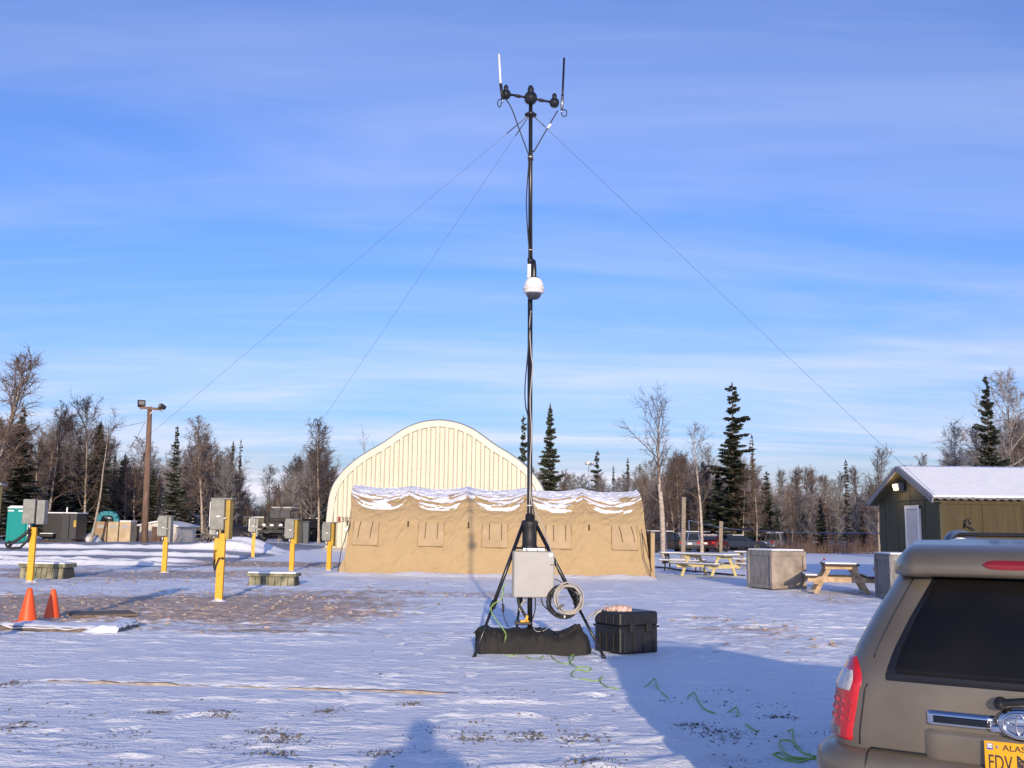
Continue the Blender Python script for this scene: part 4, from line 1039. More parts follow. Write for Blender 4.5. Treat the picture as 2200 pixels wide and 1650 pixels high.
# low flat trailer and fence by the truck
p = XY(545, 95); s = p.y/2200; o = thing('flat_trailer', 'low flat trailer with a snowy deck beside the army truck', 'trailer', p)
M['trailer_red'] = mat('dull_red_paint', (.16, .04, .04), .6)
MB().box((0, 1.5, .85), (80*s, 2.2, .16)).build('deck', M['trailer_red'], o); MB().box((0, 1.5, .96), (80*s, 2.1, .07)).build('snow_cover', M['snow'], o, bevel=.02)
for xx in (-.25, .15): 
    wh = MB(); wh.lathe([(0, 0), (.4, 0), (.42, .05), (.42, .2), (.4, .25), (0, .25)], 20, (xx*80*s, .4, .42), Matrix.Rotation(R(90), 3, 'X')); wh.build('wheel', M['rubber'], o)
for u0, u1, lab in ((520, 566, 'low green-grey fence panel behind the flat trailer'), (662, 702, 'low green-grey fence panel between the army truck and the arched building')):
    a, b_ = XY(u0, 88), XY(u1, 88); o = thing('fence', lab, 'fence', (a+b_)/2); W = (b_-a).length; M.setdefault('fence', mat('grey_green_boards', (.12, .12, .09), .85, var=.3))
    nn_ = max(4, int(W/.35))
    for i in range(nn_): MB().box((-W/2+W*(i+.5)/nn_, 0, .95), (W/nn_-.02, .05, 1.9)).build('board', M['fence'], o)
    MB().box((0, -.02, 1.94), (W, .14, .06)).build('snow_cap', M['snow'], o); MB().box((0, -.05, .9), (W, .06, .10)).build('rail', M['steel'], o)

# ================================================================ army truck
p = XY(583, 80); s = p.y/2200
tk = thing('army_truck', 'dark grey canvas-cab army truck facing the tent', 'truck', p, R(-12))
M['od'] = mat('dark_olive_paint', (.035, .035, .032), .55, var=.2); M['od2'] = mat('grey_canvas', (.12, .115, .11), .85)
M['windscreen'] = mat('windscreen', (.10, .10, .11), .2)
MB().box((0, .7, 1.28), (1.15, 1.3, .62)).build('hood', M['od'], tk, bevel=.14, seg=4)
MB().box((0, .04, 1.18), (.95, .06, .5)).build('grille', M['od'], tk, bevel=.03)
for sx_ in (-1, 1):
    fd = MB(); fd.box((sx_*.88, .55, 1.12), (.55, 1.2, .18)); fd.build('fender', M['od'], tk, bevel=.06)
    hl = MB(); hl.lathe([(0, 0), (.13, 0), (.15, -.03), (.15, -.16), (.05, -.22)], 16, (sx_*.70, .02, 1.25), Matrix.Rotation(R(90), 3, 'X')); hl.build('headlight', M['white'], tk)  # white colour stands in for the sun glinting on the lens
    for yy in (.6, 4.6, 5.9):
        wl = MB(); wl.lathe([(0, -.13), (.3, -.14), (.50, -.14), (.53, -.08), (.53, .08), (.50, .14), (.3, .14), (0, .13)], 24, (sx_*.92, yy, .53), Matrix.Rotation(R(90), 3, 'Y')); wl.build('wheel', M['rubber'], tk)
    MB().box((sx_*1.02, 1.62, 2.02), (.07, .10, .42)).build('mirror', M['black'], tk)
MB().box((0, -.12, .80), (2.05, .16, .26)).build('bumper', M['od'], tk, bevel=.03)
MB().box((0, -.03, 1.27), (.30, .03, .16)).build('plate', M['white'], tk)
MB().box((0, 2.1, 1.52), (1.85, 1.3, .62)).build('cab', M['od'], tk, bevel=.06)
for sx_ in (-.43, .43): MB().box((sx_, 1.42, 2.12), (.80, .04, .56)).build('windscreen_pane', M['windscreen'], tk)
for sx_ in (-.87, 0, .87): MB().box((sx_, 1.41, 2.12), (.07, .08, .66)).build('windscreen_post', M['od'], tk)
MB().box((0, 2.15, 2.52), (1.9, 1.5, .26)).build('canvas_top', M['od2'], tk, bevel=.09, seg=3)
MB().box((0, 2.15, 2.67), (1.75, 1.4, .06)).build('snow_cover', M['snow'], tk, bevel=.03)
MB().box((0, 5.0, 1.45), (2.3, 4.0, .75)).build('cargo_bed', M['od'], tk, bevel=.03)
MB().box((0, 3.4, .78), (.9, 6.2, .3)).build('chassis', M['black'], tk)
MB().lathe([(0, -.9), (.09, -.9), (.09, .9), (0, .9)], 10, (0, .6, .55), Matrix.Rotation(R(90), 3, 'Y')).build('axle', M['black'], tk)
for u, lab in ((646, 'dark wheeled refuse bin beside the army truck, brown sided'), (658, 'dark blue wheeled refuse bin next to the brown-sided bin')):
    q = XY(u, 79); o = thing('refuse_bin', lab, 'bin', q); mm_ = M['gen'] if u == 646 else M['bin_grey']
    mb = MB(); s = q.y/2200; w2, h2 = 6.5*s, 44*s
    mb.add([(-w2*.85, -.25, 0), (w2*.85, -.25, 0), (w2*.85, .25, 0), (-w2*.85, .25, 0), (-w2, -.34, h2), (w2, -.34, h2), (w2, .34, h2), (-w2, .34, h2)], [(0,3,2,1),(4,5,6,7),(0,1,5,4),(1,2,6,5),(2,3,7,6),(3,0,4,7)]); mb.build('bin_body', mm_, o, bevel=.03)
    MB().box((0, 0, h2+.05), (2*w2+.06, .76, .09)).build('lid', mm_, o, bevel=.03)

# ================================================================ crates, tables, posts, rope, parked cars
def crate(loc, rz, a, h, label, frontm, sidem):
    o = thing('crate', label, 'crate', loc, rz)
    MB().box((0, 0, h/2+.06), (a-.08, a-.08, h-.12)).build('core', sidem, o)
    for k in range(4):
        Mr = Matrix.Rotation(k*math.pi/2, 3, 'Z'); fm = frontm if k == 0 else sidem
        n_ = 1 if k == 0 else 3
        for i in range(n_):
            w_ = (a-.16)/n_; x = -a/2+.08+w_*(i+.5)
            mb = MB(); mb.box(Mr @ Vector((x, -a/2+.03, h/2+.05)), (w_-.02, .045, h-.2) if k % 2 == 0 else (.045, w_-.02, h-.2)); mb.build('panel', fm, o, bevel=.006)
        for z_ in (.10, h-.04):
            mb = MB(); mb.box(Mr @ Vector((0, -a/2+.0, z_)), (a-.1, .05, .12) if k % 2 == 0 else (.05, a-.1, .12)); mb.build('rail', fm, o, bevel=.008)
        mb = MB(); mb.box(Mr @ Vector((-a/2+.02, -a/2+.02, h/2+.03)), (.11, .11, h)); mb.build('corner_post', M['ply'] if k in (0, 1) and frontm is not sidem else sidem, o, bevel=.008)
    MB().box((0, 0, h+.04), (a+.02, a+.02, .05)).build('top', sidem, o, bevel=.01)
    MB().box((0, 0, h+.08), (a-.02, a-.02, .045)).build('snow_cap', M['snow'], o, bevel=.02)
    return o
p = GH(1660, 1268)
a_ = 1.22; th = R(23)
ctr = p + Matrix.Rotation(th, 3, 'Z') @ Vector((a_/2, a_/2, 0))
crate(ctr, th, a_, 1.12, 'large wooden crate with a plywood face between the picnic tables', M['ply'], M['wood_grey'])
p = GH(1886, 1291); crate(p+Vector((1.0, .6, 0)), R(-2), 1.22, 1.14, 'grey weathered crate in front of the cabin, partly behind the parked four-wheel drive', M['wood_grey'], M['wood_grey'])
def picnic(loc, rz, label, fm, tm, sc_=1.0, L_=1.85):
    o = thing('picnic_table', label, 'picnic table', loc, rz); o.scale = (sc_*1.12, sc_, sc_)
    for i in range(5): MB().box(((i-2)*.155, 0, .745), (.145, L_, .04)).build('top_plank', tm, o, bevel=.006)
    MB().box((0, 0, .785), (.74, L_-.06, .045)).build('snow_cover', M['snow'], o, bevel=.022)
    for sx_ in (-1, 1):
        for k in range(2): MB().box((sx_*(.60+.15*k), 0, .445), (.14, L_, .04)).build('seat_plank', tm, o, bevel=.006)
        MB().box((sx_*.675, .0, .48), (.27, L_-.1, .035)).build('snow_cover', M['snow'], o, bevel=.016)
    for y in (-.68, .68):
        for sx_ in (-1, 1): MB().bar((sx_*.24, y, .72), (sx_*.58, y, .0), .045, .10, up=(1, 0, 0)).build('leg', fm, o, bevel=.005)
        MB().box((0, y-.05*(1 if y < 0 else -1), .37), (1.50, .045, .14)).build('seat_beam', fm, o, bevel=.005)
        MB().box((0, y-.05*(1 if y < 0 else -1), .68), (.72, .045, .10)).build('top_beam', fm, o, bevel=.005)
    return o
q = GH(1806, 1277); picnic(q+Vector((.22, .75, 0)), R(-13), 'end-on picnic table of tan lumber between the two crates', M['table_wood'], M['dark_wood'], 1.12)
q = GH(1562, 1241); picnic(q+Vector((-.55, .75, 0)), R(38), 'pale yellow picnic table with snow on its top beside the plywood crate', M['pale_wood'], M['wood_grey'], 1.1, 2.2)
q = GH(1622, 1226); picnic(q+Vector((.3, .9, 0)), R(65), 'snowy picnic table mostly hidden behind the plywood crate', M['table_wood'], M['wood_grey'], 1.05)
q = GH(1480, 1228); picnic(q+Vector((-.1, 1.0, 0)), R(70), 'dark weathered picnic table behind the pale yellow one', M['dark_wood'], M['wood_grey'], 1.0)
# wooden posts, blue rope line
def post(u, v, vt, wd, label, m, nm='wooden_post'):
    p = GH(u, v); tp = AT(u+2, vt, p.y); mb = MB(); mb.bar(p+Vector((0, 0, -.2)), tp, wd, wd*.9, up=(0, 1, 0)); return one(mb, nm, m, label, 'post', loc=p, bevel=.01), tp, p
_, t1, p1 = post(1467, 1202, 1068, .24, 'thick square wooden post beside the pale birch and the tent', M['wood'])
_, t2, p2 = post(1547, 1187, 1120, .30, 'short thick wooden post in front of the parked cars', M['wood'])
_, t3, p3 = post(1600, 1176, 1135, .12, 'thin pale stake holding the blue rope', M['ply'])
M['rope_blue'] = mat('blue_rope', (.16, .22, .36), .6)
for (u0, v0, Y0, u1, v1, Y1, lab) in ((1482, 1118, 60, 1600, 1139, 82, 'blue rope strung from the thick square post to the thin stake'), (1600, 1137, 82, 1889, 1145, 43, 'blue rope strung from the thin stake towards the cabin')):
    a, b_ = AT(u0, v0, Y0), AT(u1, v1, Y1)
    mb = MB(); mb.tube([a.lerp(b_, k/8)-Vector((0, 0, .10*math.sin(math.pi*k/8))) for k in range(9)], .018, 6); one(mb, 'rope', M['rope_blue'], lab, 'rope', loc=a)
a = AT(1480, 1118, 60)
mb = MB(); mb.tube([a, a+Vector((.03, .05, -.6)), a+Vector((-.1, .1, -1.2))], .025, 5); one(mb, 'rope', M['rope_blue'], 'blue rope end hanging down by the thick square post', 'rope', loc=a)
mb = MB(); a = GH(1402, 1219); b_ = GH(1462, 1227); c_ = GH(1600, 1240)
mb.tube([a+Vector((0, 0, .04)), a.lerp(b_, .5)+Vector((0, .4, .05)), b_+Vector((0, 0, .04)), b_.lerp(c_, .5)+Vector((0, -.3, .05)), c_+Vector((0, 0, .04))], .045, 6); one(mb, 'hose', M['rubber'], 'black hose lying on the snow from the tent to the crate', 'hose', loc=a)
M['car_glass'] = mat('car_glass', (.02, .024, .03), .12, var=.2); M['tail'] = mat('red_tail_lamp', (.45, .02, .02), .3)
def car(u, v, rz, kind, paint, label, sc_=1.0):
    p = GH(u, v); o = thing('parked_car' if kind != 'pickup' else 'pickup_truck', label, 'car' if kind != 'pickup' else 'pickup', p, rz, 'vehicles parked by the wood'); o.scale = (sc_,)*3
    Lh = 2.35; hwid = .88
    low = [(-Lh, .35), (-Lh-.03, .62), (-Lh+.03, .92 if kind != 'sedan' else .88), (-.2, .98), (1.0, .95), (2.15, .84), (Lh+.03, .66), (Lh, .35)]
    cab = {'suv': [(-2.25, .93), (-2.1, 1.55), (-1.7, 1.66), (.1, 1.66), (.45, 1.55), (1.1, .95)], 'sedan': [(-1.75, .88), (-1.05, 1.32), (-.6, 1.40), (.2, 1.40), (.5, 1.32), (1.2, .93)], 'pickup': [(-.55, .95), (-.50, 1.55), (-.3, 1.66), (.5, 1.66), (.75, 1.58), (1.35, .95)]}[kind]
    mb = MB(); mb.prism(low, -hwid, hwid); body = mb.build('body', paint, o, bevel=.09, seg=3)
    n_ = len(cab); mb = MB(); ins = [0 if z < 1.0 else .14 for _, z in cab]
    v_ = [(x, -hwid+.04+i_, z) for (x, z), i_ in zip(cab, ins)]+[(x, hwid-.04-i_, z) for (x, z), i_ in zip(cab, ins)]
    mb.add(v_, [tuple(range(n_)), tuple(reversed(range(n_, 2*n_)))]+[(i, n_+i, n_+(i+1) % n_, (i+1) % n_) for i in range(n_)]); mb.build('cabin', paint, o, bevel=.05)
    def win(x0, x1, nm='side_window'):
        for sgn in (-1, 1):
            mb = MB(); zt = (1.54 if kind != 'sedan' else 1.30)
            mb.add([(x0, sgn*(hwid-.025), 1.02), (x1, sgn*(hwid-.025), 1.02), (x1-.12, sgn*(hwid-.15), zt), (x0+.12, sgn*(hwid-.15), zt)], [(0, 1, 2, 3)]); mb.build(nm, M['car_glass'], o)
    if kind == 'suv': win(-2.0, -1.2); win(-1.1, -.2); win(-.1, .8)
    elif kind == 'sedan': win(-1.3, -.4); win(-.3, .75)
    else: win(-.45, .95)
    zt = 1.52 if kind != 'sedan' else 1.30
    xr = {'suv': (-2.285, -2.14), 'sedan': (-1.74, -1.12), 'pickup': (-.585, -.53)}[kind]; xf = {'suv': (1.12, .55), 'sedan': (1.2, .6), 'pickup': (1.36, .85)}[kind]
    for nm, (xa_, xb_) in (('rear_window', xr), ('windscreen', xf)):
        mb = MB(); mb.add([(xa_, -hwid+.16, 1.02), (xa_, hwid-.16, 1.02), (xb_, hwid-.26, zt), (xb_, -hwid+.26, zt)], [(0, 1, 2, 3)]); mb.build(nm, M['car_glass'], o)
    for x in (-1.4, 1.45):
        for sgn in (-1, 1):
            wl = MB(); wl.lathe([(0, -.10), (.2, -.11), (.32, -.11), (.35, -.06), (.35, .06), (.32, .11), (.2, .11), (0, .10)], 20, (x, sgn*(hwid-.07), .35), Matrix.Rotation(R(90), 3, 'X')); ww = wl.build('wheel', M['rubber'], o)
    for sgn in (-1, 1): MB().box((-Lh-.02, sgn*.68, .80), (.06, .24, .20)).build('tail_lamp', M['tail'], o)
    MB().box((-Lh-.05, 0, .50), (.12, 1.7, .2)).build('bumper', M['steel'] if kind == 'pickup' else M['rubber'], o, bevel=.03)
    MB().box((-Lh-.04, 0, .74), (.03, .34, .15)).build('plate', M['white'], o)
    rx = {'suv': (-.85, 1.69, 2.2), 'sedan': (-.2, 1.42, 1.1), 'pickup': (.1, 1.69, .9)}[kind]
    MB().box((rx[0], 0, rx[1]), (rx[2], 1.3, .05)).build('snow_cover', M['snow'], o, bevel=.02)
    return o
def paint(nm, c): return mat(nm, c, .3, .3, var=.06, coat=.4)
PN = paint('dark_brown_paint', (.03, .022, .02)); PG = paint('grey_car_paint', (.16, .17, .19)); PR = paint('dark_red_paint', (.16, .015, .015)); PB = paint('dark_blue_paint', (.015, .022, .045)); PK = paint('black_car_paint', (.012, .012, .016)); PW = paint('white_car_paint', (.6, .6, .6))
car(1432, 1187, R(20), 'suv', PN, 'dark brown estate car parked behind the pale birch trunk', 1.0)
car(1393, 1181, R(70), 'pickup', PW, 'white vehicle showing just past the tent end')
car(1488, 1187, R(75), 'suv', PG, 'grey hatchback parked behind the thick square post')
car(1508, 1184, R(60), 'suv', PN, 'brown wagon parked between the grey hatchback and the birch')
car(1531, 1186, R(65), 'sedan', PR, 'dark red car with its tail to the tables')
car(1585, 1184, R(10), 'sedan', PB, 'dark blue car parked broadside next to the red car')
car(1566, 1181, R(60), 'suv', PK, 'black wagon behind the short thick wooden post')
car(1625, 1181, R(60), 'sedan', PK, 'black car parked beside the pickup with a rack')
pk = car(1665, 1183, R(55), 'pickup', PG, 'grey pickup with a tall rack over its bed')
for a_, b_ in (((-2.2, -.8, .95), (-2.0, -.8, 1.95)), ((-2.2, .8, .95), (-2.0, .8, 1.95)), ((-2.0, -.8, 1.95), (.4, -.8, 1.9)), ((-2.0, .8, 1.95), (.4, .8, 1.9)), ((-2.0, -.8, 1.95), (-2.0, .8, 1.95)), ((.4, -.8, 1.9), (.9, -.8, 1.0)), ((.4, .8, 1.9), (.9, .8, 1.0))):
    MB().bar(a_, b_, .07, .07).build('rack_bar', M['black'], pk)
# low snowy roof and small hut beyond the cars
p = XY(1478, 96); s = p.y/2200; o = thing('snow_roofed_hut', 'low hut under a broad white snowy roof behind the parked cars', 'hut', p)
zb = AT(1478, 1166, 96).z-p.z; zt_ = AT(1478, 1145, 96).z-p.z
MB().box((0, 1.5, zb/2), (62*s, 3, zb)).build('wall', M['wood_grey'], o)
mb = MB(); mb.add([(-38*s, -.4, zb-.1), (38*s, -.4, zb-.1), (38*s, 3.4, zb-.1), (-38*s, 3.4, zb-.1), (-20*s, 1.2, zt_), (20*s, 1.2, zt_), (20*s, 1.9, zt_), (-20*s, 1.9, zt_)], [(0,3,2,1),(4,5,6,7),(0,1,5,4),(1,2,6,5),(2,3,7,6),(3,0,4,7)]); mb.build('roof', M['snow'], o, bevel=.1)
p = XY(1535, 98); s = p.y/2200; o = thing('hut', 'small tan hut with a snowy flat roof beyond the red car', 'hut', p)
h1 = AT(1535, 1150, 98).z-p.z
MB().box((0, 1, h1/2), (22*s, 2, h1)).build('wall', M['ply'], o); MB().box((0, 1, h1+.06), (24*s, 2.2, .16)).build('snow_roof', M['snow'], o, bevel=.04)
MB().box((2*s, -.02, h1*.4), (.8, .05, h1*.75)).build('door', M['dark_red'], o)
# thin white tower behind the tent
p = XY(1266, 115); tp = AT(1266, 990, 115); o = thing('antenna_tower', 'thin pale lattice tower far behind the tent', 'tower', p); H_ = tp.z-p.z
for k in range(3):
    a_ = k*2.094; MB().tube([(.3*math.cos(a_), .3*math.sin(a_), 0), (.15*math.cos(a_), .15*math.sin(a_), H_)], .04, 5).build('leg', M['white'], o)
for z_ in (H_*.6, H_*.97): MB().lathe([(0, -.2), (.5, -.15), (.5, .15), (0, .2)], 10, (0, 0, z_)).build('antenna_drum', M['white'], o)
# ================================================================ mast on its tripod
def cr_path(pts, n=8):
    pts = [Vector(p) for p in pts]; q = [pts[0]]+pts+[pts[-1]]; out_ = []
    for i in range(1, len(q)-2):
        for k in range(n):
            t_ = k/n; a, b_, c_, d_ = q[i-1], q[i], q[i+1], q[i+2]
            out_.append(.5*((2*b_)+(-a+c_)*t_+(2*a-5*b_+4*c_-d_)*t_*t_+(-a+3*b_-3*c_+d_)*t_**3))
    return out_+[pts[-1]]
MY = 14.9
base = GH(1137, 1393); base.y = MY; s = MY/2200
def A_(u, v, dy=0.0): return AT(u, v, MY+dy)-base
mast = thing('mast_tripod', 'tall black antenna mast on a three-legged tripod', 'mast', base)
def mpt(v, dy=0): return A_(1137+(1393-v)/(1393-185)*3.2, v, dy)
MB().tube([(0, 0, 0), mpt(1110), mpt(560)], [.036, .038, .036], 14).build('lower_tube', M['black'], mast)
MB().tube([mpt(562), mpt(186)], [.031, .030], 14).build('upper_tube', M['black'], mast)
MB().tube([mpt(196), mpt(185)], .033, 14).build('end_cap', M['black'], mast)
for vv in (340, 560, 1108): MB().tube([mpt(vv+5), mpt(vv-5)], .043, 14).build('collar', M['black'], mast)
hub = MB(); hc_ = mpt(1150)
Mz = Matrix.Identity(3)
hub.lathe([(.04, .30), (.062, .30), (.066, .22), (.11, .21), (.125, .17), (.105, .12), (.105, -.14), (.115, -.15), (.115, -.19), (.055, -.20), (.055, -.26)], 12, hc_, smooth=True); hub.build('hub', M['rubber'], mast)
feet = [AT(1018, 1405, 14.25)-base, AT(1299, 1399, 14.4)-base, Vector((-.20, 1.6, 0))]
feet[0].z = feet[1].z = 0
tops = [A_(1123, 1128), A_(1152, 1128), A_(1135, 1135, .12)]
for f_, t0 in zip(feet, tops):
    m_ = t0.lerp(f_, .60)
    lg = MB().tube([t0, m_], .027, 10).build('leg', M['black'], mast)
    MB().tube([m_, f_], .020, 10).build('lower_leg', M['black'], lg)
    MB().tube([t0.lerp(f_, .585), t0.lerp(f_, .635)], .042, 10).build('clamp', M['rubber'], lg)
    MB().tube([f_.lerp(t0, .03), f_], [.022, .032], 10).build('foot', M['rubber'], lg)
    MB().bar(t0.lerp(f_, .18), Vector((mpt(1178).x, mpt(1178).y, mpt(1178).z)), .018, .03).build('strut', M['black'], mast)
# winch shelf at the foot of the pole
MB().box(A_(1124, 1338, -.05), (.24, .12, .05)).build('winch_shelf', M['rubber'], mast, bevel=.01)
mb = MB(); mb.bar(A_(1118, 1335, -.14), A_(1136, 1334, -.14), .03, .03); mb.bar(A_(1130, 1336, -.14), A_(1133, 1322, -.14), .03, .035); mb.build('winch_handle', M['yellow'], mast, bevel=.006)
# guy ring
MB().lathe([(.03, -.03), (.09, -.02), (.095, .0), (.05, .03), (.03, .05)], 12, mpt(246)).build('guy_ring', M['black'], mast)
# crossarm with ball clamps
arm0, arm1 = A_(1083, 201, -.06), A_(1197, 222, -.06); ac = mpt(211, -.05)
MB().tube([arm0, ac, arm1], .018, 10).build('crossarm', M['black'], mast)
for f_ in (.28, .72): MB().tube([arm0.lerp(arm1, f_-.06), arm0.lerp(arm1, f_+.02)], .026, 10).build('arm_sleeve', M['rubber'], mast)
def knob(c_, r, nm='ball_clamp'):
    mb = MB(); mb.lathe([(0, -r), (r*.75, -r*.85), (r, -.35*r), (r, .35*r), (r*.75, .85*r), (0, r)], 14, c_, Matrix.Rotation(R(90), 3, 'X'))
    mb.lathe([(0, -r*.9), (r*.4, -r*.8), (r*.5, r*1.3), (r*.3, r*1.7), (0, r*1.75)], 10, c_+Vector((0, 0, .02))); mb.build(nm, M['black'], mast)
knob(ac, .10, 'centre_clamp'); knob(A_(1087, 203, -.05), .075); knob(A_(1191, 221, -.05), .075)
# cables running down the mast (they belong to it)
def cable(pts, r, m_, nm='cable'): mb = MB(); mb.tube(cr_path(pts, 7), r, 6); return mb.build(nm, m_, mast)
cable([A_(1086, 212, -.06), A_(1100, 235, -.08), A_(1118, 285, -.08), A_(1131, 320, -.05), A_(1136, 345, -.045), A_(1131, 430, -.05), A_(1134, 500, -.05), A_(1138, 560, -.05), A_(1139, 680, -.05)], .009, M['rubber'])
cable([A_(1079, 215, -.06), A_(1072, 214, -.07), A_(1069, 224, -.07), A_(1074, 230, -.07), A_(1079, 217, -.06)], .008, M['rubber'])
cable([A_(1198, 238, -.06), A_(1182, 265, -.08), A_(1162, 300, -.08), A_(1148, 325, -.06), A_(1143, 345, -.045), A_(1143, 560, -.045)], .009, M['rubber'])
cable([A_(1207, 235, -.06), A_(1217, 238, -.07), A_(1216, 249, -.07), A_(1208, 248, -.07), A_(1206, 236, -.06)], .008, M['rubber'])
MB().tube([A_(1183, 267, -.08), A_(1176, 276, -.08)], .02, 8).build('cable_tag', M['white'], mast)
cable([A_(1141, 672, -.06), A_(1137, 720, -.06), A_(1133, 770, -.06), A_(1128, 830, -.07), A_(1129, 870, -.07), A_(1135, 900, -.05), A_(1138, 960, -.05)], .009, M['rubber'])
cable([A_(1141, 668, -.06), A_(1138, 700, -.06), A_(1141, 760, -.06), A_(1144, 790, -.06), A_(1139, 860, -.06), A_(1142, 930, -.06), A_(1139, 1000, -.06), A_(1141, 1070, -.06), A_(1150, 1100, -.08), A_(1166, 1130, -.1), A_(1178, 1165, -.2), A_(1186, 1190, -.3)], .008, M['white_cable'], 'white_cable')
cable([A_(1138, 960, -.05), A_(1142, 1060, -.05), A_(1148, 1110, -.1), A_(1150, 1150, -.15)], .009, M['rubber'])
for vv in (338, 538, 1086, 1190): MB().lathe([(.045, -.006), (.047, 0), (.045, .006)], 14, mpt(vv)).build('cable_tie', M['white'], mast)
# antennas
def antenna(u0, v0, u1, v1, ub, vb, m_, label, sleeve):
    b_ = AT(ub, vb, MY-.13); o = thing('antenna', label, 'antenna', b_)
    a, c_ = AT(u0, v0, MY-.13)-b_, AT(u1, v1, MY-.13)-b_
    MB().tube([a, a.lerp(c_, .12), c_], [.020, .017, .016], 10).tube([c_, c_*1.004], .017, 10).build('whip', m_, o)
    MB().tube([Vector((0, 0, 0)), a], [.024, .022], 10).build('base_sleeve', sleeve, o)
    MB().tube([Vector((0, 0, -.02)), Vector((0, 0, -.06))], .014, 8).build('connector', M['chrome'], o)
antenna(1075.5, 180, 1072, 117, 1080, 212, M['white'], 'white whip antenna on the mast crossarm', M['rubber'])
antenna(1208.5, 208, 1212, 125, 1207, 234, M['black'], 'black whip antenna on the mast crossarm', M['steel'])
# dome camera
cb = AT(1147, 596, MY-.16); o = thing('dome_camera', 'white dome surveillance camera hanging on the mast', 'camera', cb)
dm_ = MB(); r_ = .150
dm_.lathe([(0, -.0), (.05, -.003), (.09, -.018), (.122, -.055), (.145, -.11), (.152, -.165), (.163, -.167), (.163, -.182), (.152, -.186), (.15, -.225), (.13, -.245), (.06, -.247), (0, -.247)], 32); dm_.build('housing', M['white'], o)
M['smoke_dome'] = mat('smoked_dome', (.05, .05, .065), .06, var=.1, spec=.6)
MB().lathe([(.112, -.246), (.108, -.275), (.09, -.305), (.055, -.33), (0, -.338)], 28).build('dome', M['smoke_dome'], o)
MB().lathe([(.03, .0), (.075, -.0), (.085, -.02), (.06, -.03)], 20).build('collar', M['black'], o)
mb = MB(); mb.tube(cr_path([(0, 0, -.01), (0, 0, .12), (-.005, .02, .20), (-.01, .08, .26), (-.02, .15, .25)], 6), .038, 12); mb.build('gooseneck', M['black'], o)
MB().box((-.07, .03, .10), (.05, .06, .21)).build('bracket', M['white'], o, bevel=.008)
# guy wires
for (u0, v0, uE, vE, lab) in ((1133, 250, -60, 1252, 'long thin guy wire slanting down past the floodlight pole'), (1134, 253, 452, 1254, 'steeper thin guy wire slanting down between the floodlight pole and the arched building'), (1147, 250, 2370, 1402, 'thin guy wire slanting down in front of the cabin roof')):
    a = AT(u0, v0, MY); e = GH(uE, vE); mb = MB()
    mb.tube([a, a.lerp(e, .02)], .008, 5); mb.tube([a, a.lerp(e, .5)-Vector((0, 0, .02)), e], .0027, 5); one(mb, 'guy_wire', M['wire'], lab, 'wire', loc=e)
# equipment box
eb = AT(1146.5, 1283, MY-.28); o = thing('equipment_box', 'light grey steel equipment box hung on the tripod mast', 'equipment box', eb)
W, Hh = 86*s*.98, 96*s*.98
MB().box((-.02, .08, Hh/2), (W, .16, Hh)).build('case', M['ped_grey'], o, bevel=.02, seg=3)
dd = MB().box((0, -.012, Hh/2-.005), (W, .035, Hh+.0)).build('door', M['grey_box'], o, bevel=.022, seg=4)
MB().box((W/2-.05, -.033, Hh-.05), (.05, .006, .04)).build('white_sticker', M['white'], dd); MB().box((W/2-.03, -.033, Hh-.185), (.055, .012, .02)).build('latch', M['black'], dd)
MB().box((0, .1, Hh+.02), (W*.55, .10, .045)).build('mounting_bracket', M['steel'], o, bevel=.006)
for xx in (-.10, .05): MB().lathe([(0, .02), (.012, .02), (.014, 0), (.014, -.02)], 8, (xx, .02, Hh+.03)).build('bolt', M['chrome'], o)
def bcable(pts, r, m_, nm='dangling_cable'): mb = MB(); mb.tube(cr_path([p-eb for p in pts], 7), r, 6); return mb.build(nm, m_, o)
E = lambda u, v, d=-.22: AT(u, v, MY+d)
bcable([E(1150, 1284), E(1150, 1305), E(1147, 1320), E(1143, 1332)], .009, M['rubber'])
bcable([E(1163, 1284), E(1166, 1298), E(1176, 1309), E(1186, 1316), E(1200, 1325), E(1225, 1326)], .008, M['rubber'])
bcable([E(1162, 1290), E(1155, 1312), E(1148, 1325), E(1146, 1345), E(1152, 1356), E(1170, 1354), E(1190, 1338), E(1205, 1341), E(1217, 1335), E(1219, 1322)], .004, M['steel'])
bcable([E(1113, 1284, -.1), E(1116, 1300, -.1), E(1124, 1316, -.1), E(1130, 1324, -.1)], .022, M['rubber'])
bcable([E(1130, 1284, -.1), E(1122, 1296, -.1), E(1116, 1306, -.1), E(1119, 1314, -.1)], .012, M['white_cable'])
bcable([E(1196, 1205), E(1197, 1240), E(1196, 1262)], .004, M['white_cable'])
bcable([E(1190, 1243), E(1205, 1250), E(1215, 1256)], .007, M['rubber'])
# coils hanging on the tripod leg
def coil(u, v, rad, wd, m_, label, dy, turns, thick, seed, sq=1.0):
    c_ = AT(u, v, MY+dy); r = random.Random(seed); pts = []
    n = 22
    ph = r.random()*6
    for k in range(turns*n+1):
        a = 2*math.pi*k/n; tr2 = k/n
        rd = rad*s + wd*s*(.5*math.sin(tr2*2.1+ph)+.35*r.uniform(-1, 1)*.4)
        pts.append(c_+Vector((rd*math.cos(a)+.006*math.sin(tr2*3), .055*math.sin(tr2*1.7)+.012*r.uniform(-1, 1), rd*math.sin(a)*sq-.012*abs(math.sin(tr2)))))
    mb = MB(); mb.tube(pts, thick, 6); bot = c_-Vector((0, 0, rad*s))
    o_ = mb.build('loops', m_); root = thing('cable_coil', label, 'cable coil', bot); o_.parent = root; o_.location = -bot
    return root, c_
rt_, c_ = coil(1210, 1291, 31, 7, M['rubber'], 'black cable coil hanging on the tripod leg', -.36, 14, .010, 2)
MB().tube([AT(1213, 1322, MY-.44)-rt_.location, AT(1213, 1328, MY-.44)-rt_.location], .012, 6).build('tie', M['white'], rt_)
